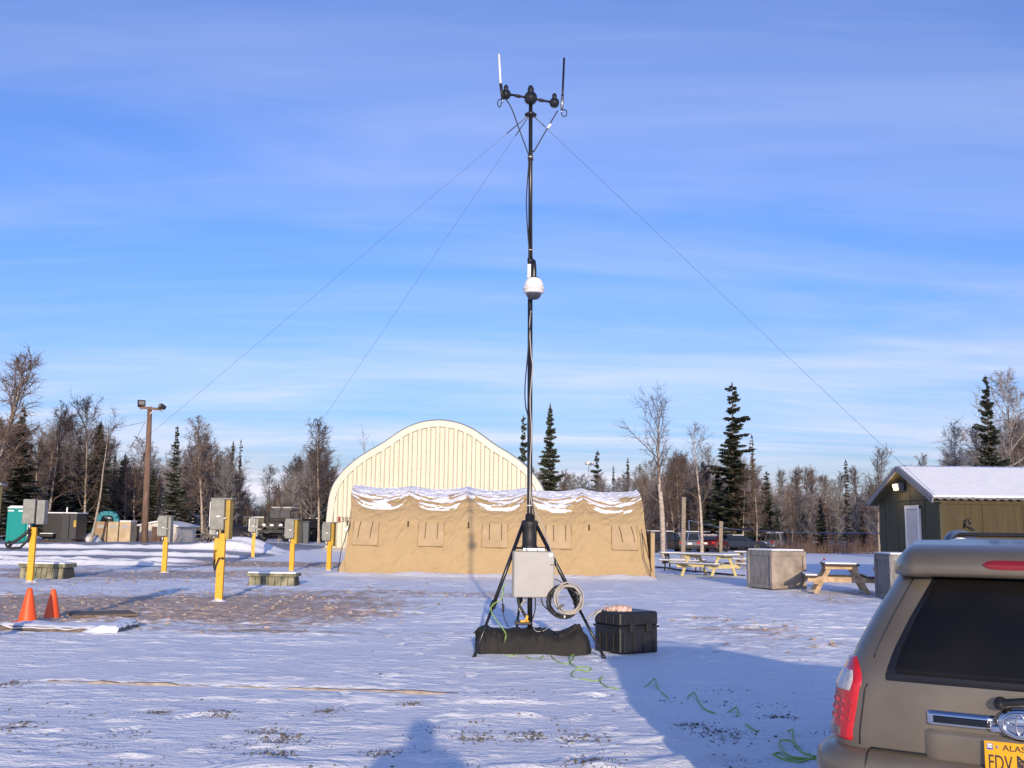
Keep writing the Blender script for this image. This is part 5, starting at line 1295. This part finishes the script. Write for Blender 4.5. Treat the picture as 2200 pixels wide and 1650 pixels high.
rt_, c_ = coil(1221, 1285, 27.5, 7, M['white_cable'], 'off-white cable coil with black ties hanging on the tripod leg', -.46, 15, .0072, 3, 1.04)
for (u, v, a_) in ((1204, 1303, .5), (1241, 1275, -.6)):
    q = AT(u, v, MY-.5)-rt_.location; MB().bar(q-Vector((.05*math.cos(a_), 0, .05*math.sin(a_))), q+Vector((.05*math.cos(a_), 0, .05*math.sin(a_))), .12, .03).build('tie', M['black'], rt_, bevel=.005)
# bag
bl = AT(1146, 1396, MY-.25); bl.z = 0.0
topl = [(1021,1354),(1024,1345),(1034,1341),(1046,1344),(1062,1346),(1080,1349),(1105,1347),(1130,1348),(1150,1347),(1172,1349),(1186,1354),(1196,1359),(1208,1352),(1222,1348),(1231,1344),(1234,1336),(1246,1335),(1251,1345),(1257,1356),(1264,1366),(1268,1378),(1271,1390),(1272,1394)]
rows = []; rg = random.Random(4)
for k in range(90):
    u = 1020+252*k/89; vt = float(np.interp(u, [a for a, _ in topl], [b_ for _, b_ in topl]))
    x = AT(u, 1390, MY-.25).x-bl.x; h_ = max(.05, AT(u, vt, MY-.05).z*.93); e = min(1, min(k, 89-k)/5+.15)
    ring = []
    for j in range(17):
        a = math.pi*j/16; dy_ = .24*e*(-math.cos(a)); zz = h_*math.sin(a)**.5
        f_ = (.34*(float(fbm(np.array([k*.13+.25*j]), np.array([j*.42-.05*k]), 5, 4)[0])-.5)+.12*(float(fbm(np.array([k*.5]), np.array([j*.6]), 9, 2)[0])-.5))*math.sin(a)**.5
        ring.append((x+.3*f_, .2+dy_*(1+f_*1.5)+f_, max(-.02, zz*(1+.5*f_*math.sin(a)))))
    rows.append(ring)
mb = MB(); mb.grid(rows); bag = thing('duffel_bag', 'long slumped black duffel bag under the tripod', 'bag', bl)
mb.build('bag_body', M['bag'], bag)
mb = MB(); mb.tube(cr_path([Vector(rows[k][10])+Vector((0, -.0, .012)) for k in range(6, 84, 6)], 4), .012, 5); mb.build('zip', M['rubber'], bag)
mb = MB(); mb.tube(cr_path([Vector(rows[40][3])+Vector((0, -.02, 0)), Vector(rows[44][5])+Vector((0, -.05, .01)), Vector(rows[52][5])+Vector((0, -.05, .01)), Vector(rows[56][3])+Vector((0, -.02, 0))], 6), .014, 6); mb.build('handle', M['rubber'], bag)
# hard case
cp = GH(1334, 1407); th = R(32); ca_, cb2, ch = .70, .60, .58
ctr = cp + Matrix.Rotation(th, 3, 'Z') @ Vector((ca_/2-.02, cb2/2, 0)); case = thing('hard_case', 'large black plastic hard case with latches beside the tripod', 'case', ctr, th)
zl = .37
def rbox(c_, d, nm, bev, par=case): return MB().box(c_, d).build(nm, M['case'], par, bevel=bev, seg=4)
low_ = rbox((0, 0, zl/2), (ca_, cb2, zl), 'lower_shell', .03); lid = rbox((0, 0, zl+.008+(ch-zl)/2), (ca_+.012, cb2+.012, ch-zl-.004), 'lid', .04)
MB().box((0, 0, zl+.0), (ca_+.03, cb2+.03, .03)).build('rim', M['case'], case, bevel=.008)
for k in range(4):
    sx_ = -.27+.18*k; MB().box((sx_, -cb2/2-.008, zl*.42), (.03, .02, zl*.72)).build('rib', M['case'], low_, bevel=.006); MB().box((sx_, -cb2/2-.008, zl+.1), (.03, .02, .12)).build('rib', M['case'], lid, bevel=.006)
for xx in (-.14, .16):
    MB().box((xx, -cb2/2-.025, zl+.0), (.09, .03, .13)).build('latch', M['rubber'], case, bevel=.008)
for k in range(3):
    yy = -.16+.16*k; MB().box((-ca_/2-.008, yy, zl*.42), (.02, .03, zl*.7)).build('rib', M['case'], low_, bevel=.006); MB().box((-ca_/2-.008, yy, zl+.1), (.02, .03, .12)).build('rib', M['case'], lid, bevel=.006)
MB().box((ca_/2+.025, 0, zl-.02), (.04, .18, .04)).build('handle', M['rubber'], case, bevel=.01)
M['pack'] = mat('pinkish_tan_packet', (.50, .34, .27), .3, vs_=14, var=.45, bump=.8, bs=16, coat=.6)
pk_ = MB(); rows = []
for i in range(9):
    rows.append([((-.20+.40*j/14), -.10+.20*i/8, .004+.078*math.sin(math.pi*i/8)**.12*math.sin(math.pi*(j+.3)/14.6)**.12*(1-.25*(j < 5))+.009*math.sin(j*2.3+i*1.7)+.006*math.sin(j*1.1-i*2.9)) for j in range(15)])
pk_.grid(rows, smooth=False); po = pk_.build('packet', M['pack']); po.location = ctr + Matrix.Rotation(th, 3, 'Z') @ Vector((-.17, -.02, ch+.0)); po.rotation_euler = (0, 0, R(-4)); tag(po, 'crumpled pinkish plastic packet lying on the black case', 'packet')
mb = MB(); Q = lambda u, v, d: AT(u, v, MY+d)
mb.tube(cr_path([Q(1293, 1309, -.75), Q(1284, 1312, -.7), Q(1274, 1318, -.65), Q(1264, 1326, -.6), Q(1262, 1334, -.55)], 6), .012, 6); mb.tube(cr_path([Q(1292, 1312, -.75), Q(1282, 1318, -.75), Q(1275, 1328, -.72)], 6), .012, 6); one(mb, 'strap', M['white_cable'], 'pale strap dangling over the case corner to the tripod leg', 'strap', loc=Q(1292, 1312, -.75))
# green cord
seq = [(1090,1253,.95,-.5),(1081,1262,.9,-.5),(1078,1285,.75,-.5),(1058,1300,.6,-.55),(1056,1315,.5,-.6),(1072,1340,.32,-.7),(1086,1360,.22,-.75),(1085,1375,.12,-.8)]
cpts = [AT(u, v, MY+d) for u, v, _, d in seq]
gseq = [(1076,1395,1),(1080,1405,1),(1095,1410,1),(1108,1408,1),(1117,1392,3),(1122,1402,1),(1140,1415,1),(1162,1414,1),(1178,1396,3),(1182,1408,1),(1196,1420,1),(1218,1426,1),(1232,1415,2),(1233,1408,3),(1225,1412,2),(1224,1422,1),(1236,1434,1),(1255,1435,1),(1270,1437,1),(1262,1442,1),(1240,1438,2),(1228,1447,1),(1234,1455,1),(1260,1459,1),(1283,1461,1),(1296,1452,3),(1290,1456,2),(1292,1466,1),(1308,1476,1),(1328,1480,1),(1350,1482,-1),(1372,1480,0),(1392,1470,2),(1407,1458,4),(1413,1478,1.5),(1432,1499,1),(1450,1503,-1),(1467,1501,0),(1484,1492,2),(1493,1489,3),(1500,1505,1),(1514,1522,1),(1534,1531,1),(1548,1535,0),(1566,1529,1),(1583,1522,3),(1588,1540,1),(1604,1560,1),(1622,1573,1),(1646,1578,0),(1668,1583,-1),(1682,1581,0),(1703,1575,3),(1704,1592,1),(1718,1612,1),(1732,1624,1),(1762,1630,1),(1735,1632,1),(1700,1628,1.4),(1680,1612,2),(1674,1597,2),(1686,1592,3),(1704,1600,1.5),(1722,1618,1),(1745,1628,1),(1720,1640,1),(1690,1636,1),(1664,1630,1),(1660,1624,1),(1676,1620,1),(1700,1634,1),(1760,1634,1),(1800,1650,1)]
for u, v, k in gseq:
    z = .012*k-.006 if k > 0 else (-.03 if k == 0 else -.06)
    p = G(u, v, max(0, z)); gz_ = float(hfull(np.array([p.x]), np.array([p.y]))[0]); cpts.append(Vector((p.x, p.y, gz_+z)))
mb = MB(); mb.tube(cr_path(cpts, 5), .0075, 6); one(mb, 'extension_cord', M['green_cord'], 'bright green extension cord looping across the snow to the tripod', 'cord', loc=(cpts[8].x, cpts[8].y, 0))
mb = MB(); mb.tube(cr_path([Q(1083, 1258, -.45), Q(1079, 1285, -.5), Q(1081, 1300, -.5)], 5), .007, 6); mb.tube(cr_path([Q(1081, 1298, -.5), Q(1081, 1315, -.5)], 3), .016, 8); mb.tube(cr_path([Q(1081, 1315, -.5), Q(1084, 1330, -.45), Q(1092, 1346, -.3)], 5), .006, 6); one(mb, 'plug_lead', M['rubber'], 'short black plug lead hanging beside the tripod leg', 'plug', loc=Q(1081, 1315, -.5))

# ================================================================ four-wheel drive parked at the right
HEAD = R(30)
ec = AT(2192, 1545, 4.68)
rc = Vector((ec.x, ec.y, 0)) + Vector((math.sin(HEAD), math.cos(HEAD), 0))*.05
suv = thing('four_wheel_drive', 'dusty taupe four-wheel drive seen from behind with a yellow licence plate', 'car', rc, -HEAD)
paintm = mat('dusty_taupe_paint', (.195, .165, .125), .33, .5, var=.22, vs_=2.2, coat=.25, bump=.05, bs=90)
TZ = [.28, .45, .62, .80, 1.00, 1.10, 1.20, 1.35, 1.50, 1.60, 1.66, 1.70, 1.725]
TW = [.80, .855, .87, .865, .835, .79, .75, .675, .59, .54, .50, .44, .34]
TR = [.08, .05, .02, .0, .005, .02, .06, .13, .21, .27, .34, .44, .62]
TFz = [.28, .6, .85, 1.0, 1.06, 1.12, 1.5, 1.66, 1.725]; TF = [4.5, 4.62, 4.58, 4.4, 3.5, 3.42, 2.75, 2.45, 2.1]
def S(z, s, off=0.0):
    """a point of the body skin: s -5..5 runs round the plan from front over the left side (s<0) and the tail (0) to the right"""
    w_ = float(np.interp(z, TZ, TW)); yr = float(np.interp(z, TZ, TR)); yf = float(np.interp(z, TFz, TF)); r_ = .21; rf = .35
    sg_ = -1 if s < 0 else 1; a = abs(s); bow = lambda x: .055*(x/w_)**2
    if a <= 1:
        x = (w_-r_)*a; y = yr+bow(x); nx_, ny_ = .1*a, -1
    elif a <= 2:
        t_ = (a-1)*math.pi/2; x = w_-r_+r_*math.sin(t_); y = yr+bow(w_-r_)+r_*(1-math.cos(t_)); nx_, ny_ = math.sin(t_), -math.cos(t_)
    elif a <= 3:
        y0 = yr+bow(w_-r_)+r_; x = w_; y = y0+(yf-rf-y0)*(a-2); nx_, ny_ = 1, 0
    elif a <= 4:
        t_ = (a-3)*math.pi/2; x = w_-rf+rf*math.cos(t_); y = yf-rf+rf*math.sin(t_); nx_, ny_ = math.cos(t_), math.sin(t_)
    else:
        x = (w_-rf)*(5-a); y = yf; nx_, ny_ = 0, 1
    n_ = math.hypot(nx_, ny_)
    return Vector((sg_*(x+off*nx_/n_), y+off*ny_/n_, z))
srow = np.concatenate([np.linspace(-5, -4, 5)[:-1], np.linspace(-4, -3, 6)[:-1], np.linspace(-3, -2, 10)[:-1], np.linspace(-2, -1, 10)[:-1], np.linspace(-1, 1, 17)[:-1], np.linspace(1, 2, 10)[:-1], np.linspace(2, 3, 10)[:-1], np.linspace(3, 4, 6)[:-1], np.linspace(4, 5, 5)])
zrow = [.28, .36, .45, .54, .62, .70, .80, .90, 1.0, 1.05, 1.10, 1.15, 1.2, 1.28, 1.36, 1.44, 1.5, 1.55, 1.6, 1.63, 1.66, 1.68, 1.70, 1.715, 1.725]
rows = [[S(z, float(q)) for q in srow] for z in zrow]
mb = MB(); mb.grid(rows); mb.add(rows[-1], [tuple(range(len(rows[-1])))]); mb.add(rows[0], [tuple(reversed(range(len(rows[0]))))])
mb.build('body', paintm, suv)
def patch(s0, s1, z0, z1, n, m_, off, edge=True):
    P_ = []
    for i in range(m_+1):
        z = z0+(z1-z0)*i/m_; a, b_ = (s0(z), s1(z)) if callable(s0) else (s0, s1)
        row = []
        for j in range(n+1):
            e = 1 if not edge else min(1, min(j, n-j)/1.0, min(i, m_-i)/1.0)
            row.append(S(z, a+(b_-a)*j/n, -.012+(off+.012)*e))
        P_.append(row)
    return P_
# rear glass in its black surround, with rounded lower corners
def corner_in(z, z0, rr_): return 0 if z > z0+rr_ else (1-math.sqrt(max(0, 1-((z0+rr_-z)/rr_)**2)))*.10
M['frit'] = mat('black_window_surround', (.010, .010, .012), .3)
mb = MB(); mb.grid(patch(lambda z: -1.06+corner_in(z, 1.035, .07)-(z-1.035)*.12, lambda z: 1.06-corner_in(z, 1.035, .07)+(z-1.035)*.12, 1.035, 1.565, 24, 22, .004)); gl = mb.build('window_surround', M['frit'], suv)
M['dusty_glass'] = mat('dusty_dark_glass', (.007, .007, .009), .10, var=.3, vs_=2, c2=(.012, .011, .010), spec=.22)
mb = MB(); mb.grid(patch(lambda z: -.99+corner_in(z, 1.07, .05)-(z-1.07)*.12, lambda z: .99-corner_in(z, 1.07, .05)+(z-1.07)*.12, 1.07, 1.555, 24, 22, .009)); mb.build('rear_glass', M['dusty_glass'], suv)
for sg_ in (-1, 1):
    for (a, b_) in ((2.05, 2.22), (2.25, 2.52), (2.55, 2.85)):
        mb = MB(); mb.grid(patch(sg_*a, sg_*b_, 1.12, 1.52, 8, 6, .005)); mb.build('side_window', M['glass'], suv)
mb = MB(); mb.grid(patch(-4.95, -4.05, 1.14, 1.6, 6, 6, .005)); mb.build('windscreen', M['glass'], suv)
mb = MB(); mb.grid(patch(4.05, 4.95, 1.14, 1.6, 6, 6, .005)); mb.build('windscreen', M['glass'], suv)
# roof spoiler with stop lamp
def spo(x):
    w_ = .56; t_ = abs(x)/w_; f_ = .05*t_*t_+.16*max(0, t_-.80)**2/.04*.8; e = 1-.45*max(0, (t_-.86)/.14)**2
    zc = 1.60
    sec = [(.22, 1.548), (.155, 1.545), (.125, 1.553), (.108, 1.575), (.115, 1.61), (.145, 1.648), (.20, 1.675), (.32, 1.698), (.52, 1.722), (.52, 1.60)]
    return [Vector((x, y+f_, 1.56+(z-1.56)*e-.006*t_*t_)) for y, z in sec]
xs = np.concatenate([np.linspace(-.56, -.44, 10), np.linspace(-.42, .42, 20), np.linspace(.44, .56, 10)])
rows = [spo(float(x)) for x in xs]; mb = MB(); mb.grid(rows); mb.add(rows[0], [tuple(range(10))]); mb.add(rows[-1], [tuple(reversed(range(10)))]); spoiler = mb.build('spoiler', paintm, suv)
M['stop_red'] = mat('dark_red_lens', (.20, .012, .015), .2, coat=.5)
rows = []
for x in np.linspace(-.135, .135, 15):
    e = math.sqrt(max(0, 1-(abs(x)/.135)**6)); q = spo(float(x)); row = []
    for k in range(6):
        a = k/5; z = 1.608+(.022*(2*a-1))*max(.25, e); y = float(np.interp(z, [1.575, 1.61, 1.648], [.108, .115, .145]))+.05*(x/.56)**2-.007*math.sin(math.pi*a)
        row.append((x, y-.002, z))
    rows.append(row)
mb = MB(); mb.grid(rows); mb.build('stop_lamp', M['stop_red'], spoiler)
# bumper
offs = [(.30, .0), (.32, .05), (.40, .085), (.52, .095), (.62, .095), (.68, .085), (.715, .05), (.73, -.005)]
rows = [[S(z, float(q), o_) for q in np.concatenate([np.linspace(-2.25, -2, 6)[:-1], np.linspace(-2, -1, 12)[:-1], np.linspace(-1, 1, 13)[:-1], np.linspace(1, 2, 12)[:-1], np.linspace(2, 2.25, 6)])] for z, o_ in offs]
mb = MB(); mb.grid(rows); mb.build('rear_bumper', paintm, suv)
# tail lamps
M['tail_red'] = mat('bright_red_lens', (.50, .012, .018), .18, coat=.6, var=.12, vs_=30); M['tail_clear'] = mat('clear_lens', (.42, .42, .45), .15, coat=.5, vs_=40, var=.2)
M['tail_dim'] = mat('smoky_lens', (.16, .10, .10), .2, coat=.5, vs_=40, var=.3); M['led'] = mat('led_lens', (.62, .03, .035), .15, coat=.8, var=.2)
for sg_ in (-1, 1):
    inn_ = lambda z: 1.20+max(0, (z-1.0)/.15)**2*.42+.05*(1-(z-.75)/.40)
    out_ = lambda z: 2.03-.10*max(0, (z-1.02)/.13)**2
    f0 = (lambda z: -out_(z), lambda z: -inn_(z)) if sg_ < 0 else (inn_, out_)
    mb = MB(); mb.grid(patch(f0[0], f0[1], .745, 1.15, 12, 26, .016)); tl_ = mb.build('tail_lamp', M['tail_red'], suv)
    def sub(z0, z1, m_, nm, a=.16, b_=.10, off=.021):
        mb = MB(); mb.grid(patch(lambda z: f0[0](z)+(b_ if sg_ < 0 else a), lambda z: f0[1](z)-(a if sg_ < 0 else b_), z0, z1, 10, 8, off)); return mb.build(nm, m_, tl_)
    sub(.975, 1.095, M['tail_clear'], 'clear_lens', .10, .06); sub(.765, .815, M['tail_dim'], 'smoky_lens', .18, .12)
    for i in range(3):
        for j in range(4):
            z = .855+.04*i; ss_ = -(1.25+.14*j) if sg_ < 0 else (1.25+.14*j)
            c_ = S(z, ss_*1.06, .016); MB().lathe([(0, .006), (.010, .003), (.013, 0)], 8, c_, Vector((ss_/abs(ss_)*.7, -.7, 0)).to_track_quat('Z', 'Y').to_matrix()).build('led', M['led'], tl_)
# tailgate: raised lower panel, chrome garnish, emblem, wiper, plate
sx = lambda x, z: x/(float(np.interp(z, TZ, TW))-.21)
mb = MB(); mb.grid(patch(lambda z: -sx(.425-.10*max(0, (.74-z)/.12)**2, z), lambda z: sx(.425-.10*max(0, (.74-z)/.12)**2, z), .66, .862, 22, 12, .022)); mb.build('tailgate_panel', paintm, suv)
M['garnish_dark'] = mat('dark_chrome_recess', (.05, .055, .06), .12, .9, var=.3)
def strip(x0, x1, z0, z1, off, m_, nm, par=suv, n=14, mm=6):
    mb = MB(); mb.grid(patch(lambda z: sx(x0, z), lambda z: sx(x1, z), z0, z1, n, mm, off)); return mb.build(nm, m_, par)
for (x0, x1) in ((-.405, -.10), (.10, .405)):
    g_ = strip(x0, x1, .868, .945, .024, M['chrome'], 'chrome_garnish'); strip(x0+.022, x1-.008, .882, .928, .028, M['garnish_dark'], 'dark_recess', g_)
strip(-.14, .14, .866, .905, .026, M['chrome'], 'garnish_centre')
def ellipse_ring(cx, cz, rx, rz, th_, y, par, nm, m_, n=40, zs=1.0):
    mb = MB(); mb.tube([Vector((cx+rx*math.cos(2*math.pi*k/n), y, cz+rz*math.sin(2*math.pi*k/n))) for k in range(n+1)], th_, 6, False); return mb.build(nm, m_, par)
mb = MB(); mb.lathe([(0, .0), (.080, .0), (.095, -.012), (.10, -.03)], 36, (0, -.038, .915), Matrix(((1, 0, 0), (0, 0, -1), (0, .76, 0)))); em = mb.build('emblem_disc', M['chrome'], suv)
for v_ in range(0): pass
ellipse_ring(0, .915, .072, .049, .0055, -.043, em, 'emblem_outer_ring', M['chrome'])
ellipse_ring(0, .9265, .052, .0185, .0045, -.045, em, 'emblem_flat_ring', M['chrome']); ellipse_ring(0, .915, .0195, .045, .0045, -.045, em, 'emblem_tall_ring', M['chrome'])
M['plate_yellow'] = mat('yellow_licence_plate', (.72, .36, .008), .45, var=.05); M['plate_ink'] = mat('dark_plate_ink', (.03, .026, .03), .5)
pl = MB().box((0, -.045, .762), (.305, .006, .152)).build('licence_plate', M['plate_yellow'], suv, bevel=.0028)
text_mesh('ALASKA', .036, M['plate_ink'], pl, (-.078, -.0495, .802), name='state_name', ext=.0006, sx=1.15)
text_mesh('FDV', .094, M['plate_ink'], pl, (-.139, -.0495, .716), name='plate_number', ext=.0006, sx=.58)
M['sticker_blue'] = mat('blue_sticker', (.05, .09, .4), .5)
MB().box((-.129, -.0492, .815), (.024, .001, .027)).build('month_sticker', M['sticker_blue'], pl); MB().box((-.129, -.0500, .818), (.019, .001, .017)).build('sticker_white', M['white'], pl)
text_mesh('JUN', .011, M['plate_ink'], pl, (-.1375, -.0508, .814), name='sticker_text', ext=.0003, sx=.95)
mb = MB(); mb.lathe([(0, -.001), (.006, -.001), (.006, .001), (0, .001)], 10, (-.098, -.0495, .815), Matrix.Rotation(R(90), 3, 'X')); mb.build('bolt', M['steel'], pl)
# small waving flag emblem in the middle of the plate
mb = MB(); rows = [[(-.022+.044*j/10, -.0492, .735+.05*i/4-.010*j/10*2+.004*math.sin(j*.9)) for j in range(11)] for i in range(5)]; mb.grid(rows, smooth=False); mb.build('flag_emblem', M['plate_ink'], pl)
for (a, b_) in ((-.012, .770), (-.006, .760), (.001, .757), (.006, .748), (.012, .745), (.013, .735), (.003, .738), (.016, .762)):
    MB().box((a, -.0500, b_-.004), (.004, .0008, .004)).build('star', M['plate_yellow'], pl)
mb = MB(); mb.tube(cr_path([S(1.005, -.13, .05), S(1.02, 0.02, .065), S(1.045, .30, .06), S(1.06, .75, .04)], 6), [.020]+[.016]*18, 8); wp = mb.build('wiper_arm', M['black'], suv)
mb = MB(); mb.lathe([(0, .055), (.022, .05), (.028, .03), (.028, -.01)], 14, S(1.0, -.125, .012), Matrix(((1, 0, 0), (0, 0, -1), (0, 1, 0)))); mb.build('wiper_pivot', M['rubber'], wp)
mb = MB(); mb.tube([S(z, -1.02, o_+.002) for z, o_ in offs[2:]], .0035, 5); mb.build('panel_seam', M['black'], suv)
mb = MB(); mb.tube([S(.735, float(q), .004) for q in np.linspace(-1.0, 1.0, 21)], .005, 5); mb.build('panel_seam', M['black'], suv)
mb = MB(); mb.tube([S(z, -1.16-.1*max(0, z-1.0), .002) for z in np.linspace(.745, 1.03, 10)], .003, 5); mb.build('panel_seam', M['black'], suv)
mb = MB(); mb.tube([S(z, -1.24-.25*(z-1.15), .001) for z in np.linspace(1.15, 1.54, 12)], .0025, 5); mb.build('panel_seam', M['black'], suv)
# roof rails and cross bars, wheels, door seam strips
for sg_ in (-1, 1):
    mb = MB(); mb.tube(cr_path([(sg_*.43, 1.20, 1.69), (sg_*.43, 1.34, 1.725), (sg_*.43, 1.52, 1.745), (sg_*.43, 1.9, 1.752), (sg_*.43, 2.5, 1.735), (sg_*.43, 2.75, 1.69)], 6), .024, 8); mb.build('roof_rail', M['black'], suv)
for yy in (1.7, 2.3): MB().bar((-.43, yy, 1.748), (.43, yy, 1.748), .06, .025).build('cross_bar', M['black'], suv, bevel=.008)
M['alloy'] = mat('alloy_rim', (.35, .35, .36), .35, .9)
for sg_ in (-1, 1):
    for yy in (.98, 3.75):
        wl = MB(); wl.lathe([(.20, -.115), (.33, -.125), (.375, -.09), (.38, .09), (.33, .125), (.20, .115)], 28, (sg_*.74, yy, .38), Matrix.Rotation(R(90), 3, 'Y')); wo = wl.build('wheel', M['rubber'], suv)
        rm = MB(); rm.lathe([(0, .09), (.06, .10), (.19, .085), (.215, .115), (.215, -.1)], 24, (sg_*.74, yy, .38), Matrix.Rotation(R(90*sg_), 3, 'Y')); rm.build('rim', M['alloy'], wo)


# ================================================================ the person taking the photograph: out of view, throws the long shadow on the snow
def person():
    J = [('pelvis', (0, 0, .95), .15), ('waist', (0, .0, 1.10), .15), ('chest', (0, .01, 1.32), .17), ('neck', (0, .02, 1.50), .075), ('head', (0, .05, 1.62), .105), ('crown', (0, .04, 1.74), .085),
         ('hipL', (-.11, 0, .90), .105), ('kneeL', (-.13, .02, .50), .07), ('ankL', (-.14, -.01, .09), .05), ('toeL', (-.15, .16, .045), .042),
         ('hipR', (.11, 0, .90), .105), ('kneeR', (.13, .02, .50), .07), ('ankR', (.14, -.01, .09), .05), ('toeR', (.15, .16, .045), .042),
         ('shL', (-.20, .01, 1.43), .085), ('elL', (-.30, .10, 1.22), .06), ('wrL', (-.13, .22, 1.42), .045), ('haL', (-.08, .24, 1.50), .04),
         ('shR', (.20, .01, 1.43), .085), ('elR', (.30, .10, 1.22), .06), ('wrR', (.13, .22, 1.42), .045), ('haR', (.08, .24, 1.50), .04)]
    idx = {n: i for i, (n, _, _) in enumerate(J)}
    E_ = ['pelvis waist', 'waist chest', 'chest neck', 'neck head', 'head crown', 'pelvis hipL', 'hipL kneeL', 'kneeL ankL', 'ankL toeL', 'pelvis hipR', 'hipR kneeR', 'kneeR ankR', 'ankR toeR', 'chest shL', 'shL elL', 'elL wrL', 'wrL haL', 'chest shR', 'shR elR', 'elR wrR', 'wrR haR']
    me_ = bpy.data.meshes.new('person'); me_.from_pydata([p for _, p, _ in J], [tuple(idx[q] for q in e.split()) for e in E_], [])
    o = bpy.data.objects.new('person', me_); col.objects.link(o)
    sk = o.modifiers.new('skin', 'SKIN'); 
    if not me_.skin_vertices: me_.skin_vertices.new()
    for i, (_, _, r_) in enumerate(J): me_.skin_vertices[0].data[i].radius = (r_, r_); me_.skin_vertices[0].data[i].use_root = (i == 0)
    sb = o.modifiers.new('sub', 'SUBSURF'); sb.levels = sb.render_levels = 2
    me_.materials.append(mat('dark_parka', (.03, .035, .05), .85))
    o.location = (-.03, -.55, 0); o.scale = (1.35, 1.1, 1.08); return tag(o, 'person in a dark parka standing behind the camera, casting the long shadow on the snow', 'person')
person()
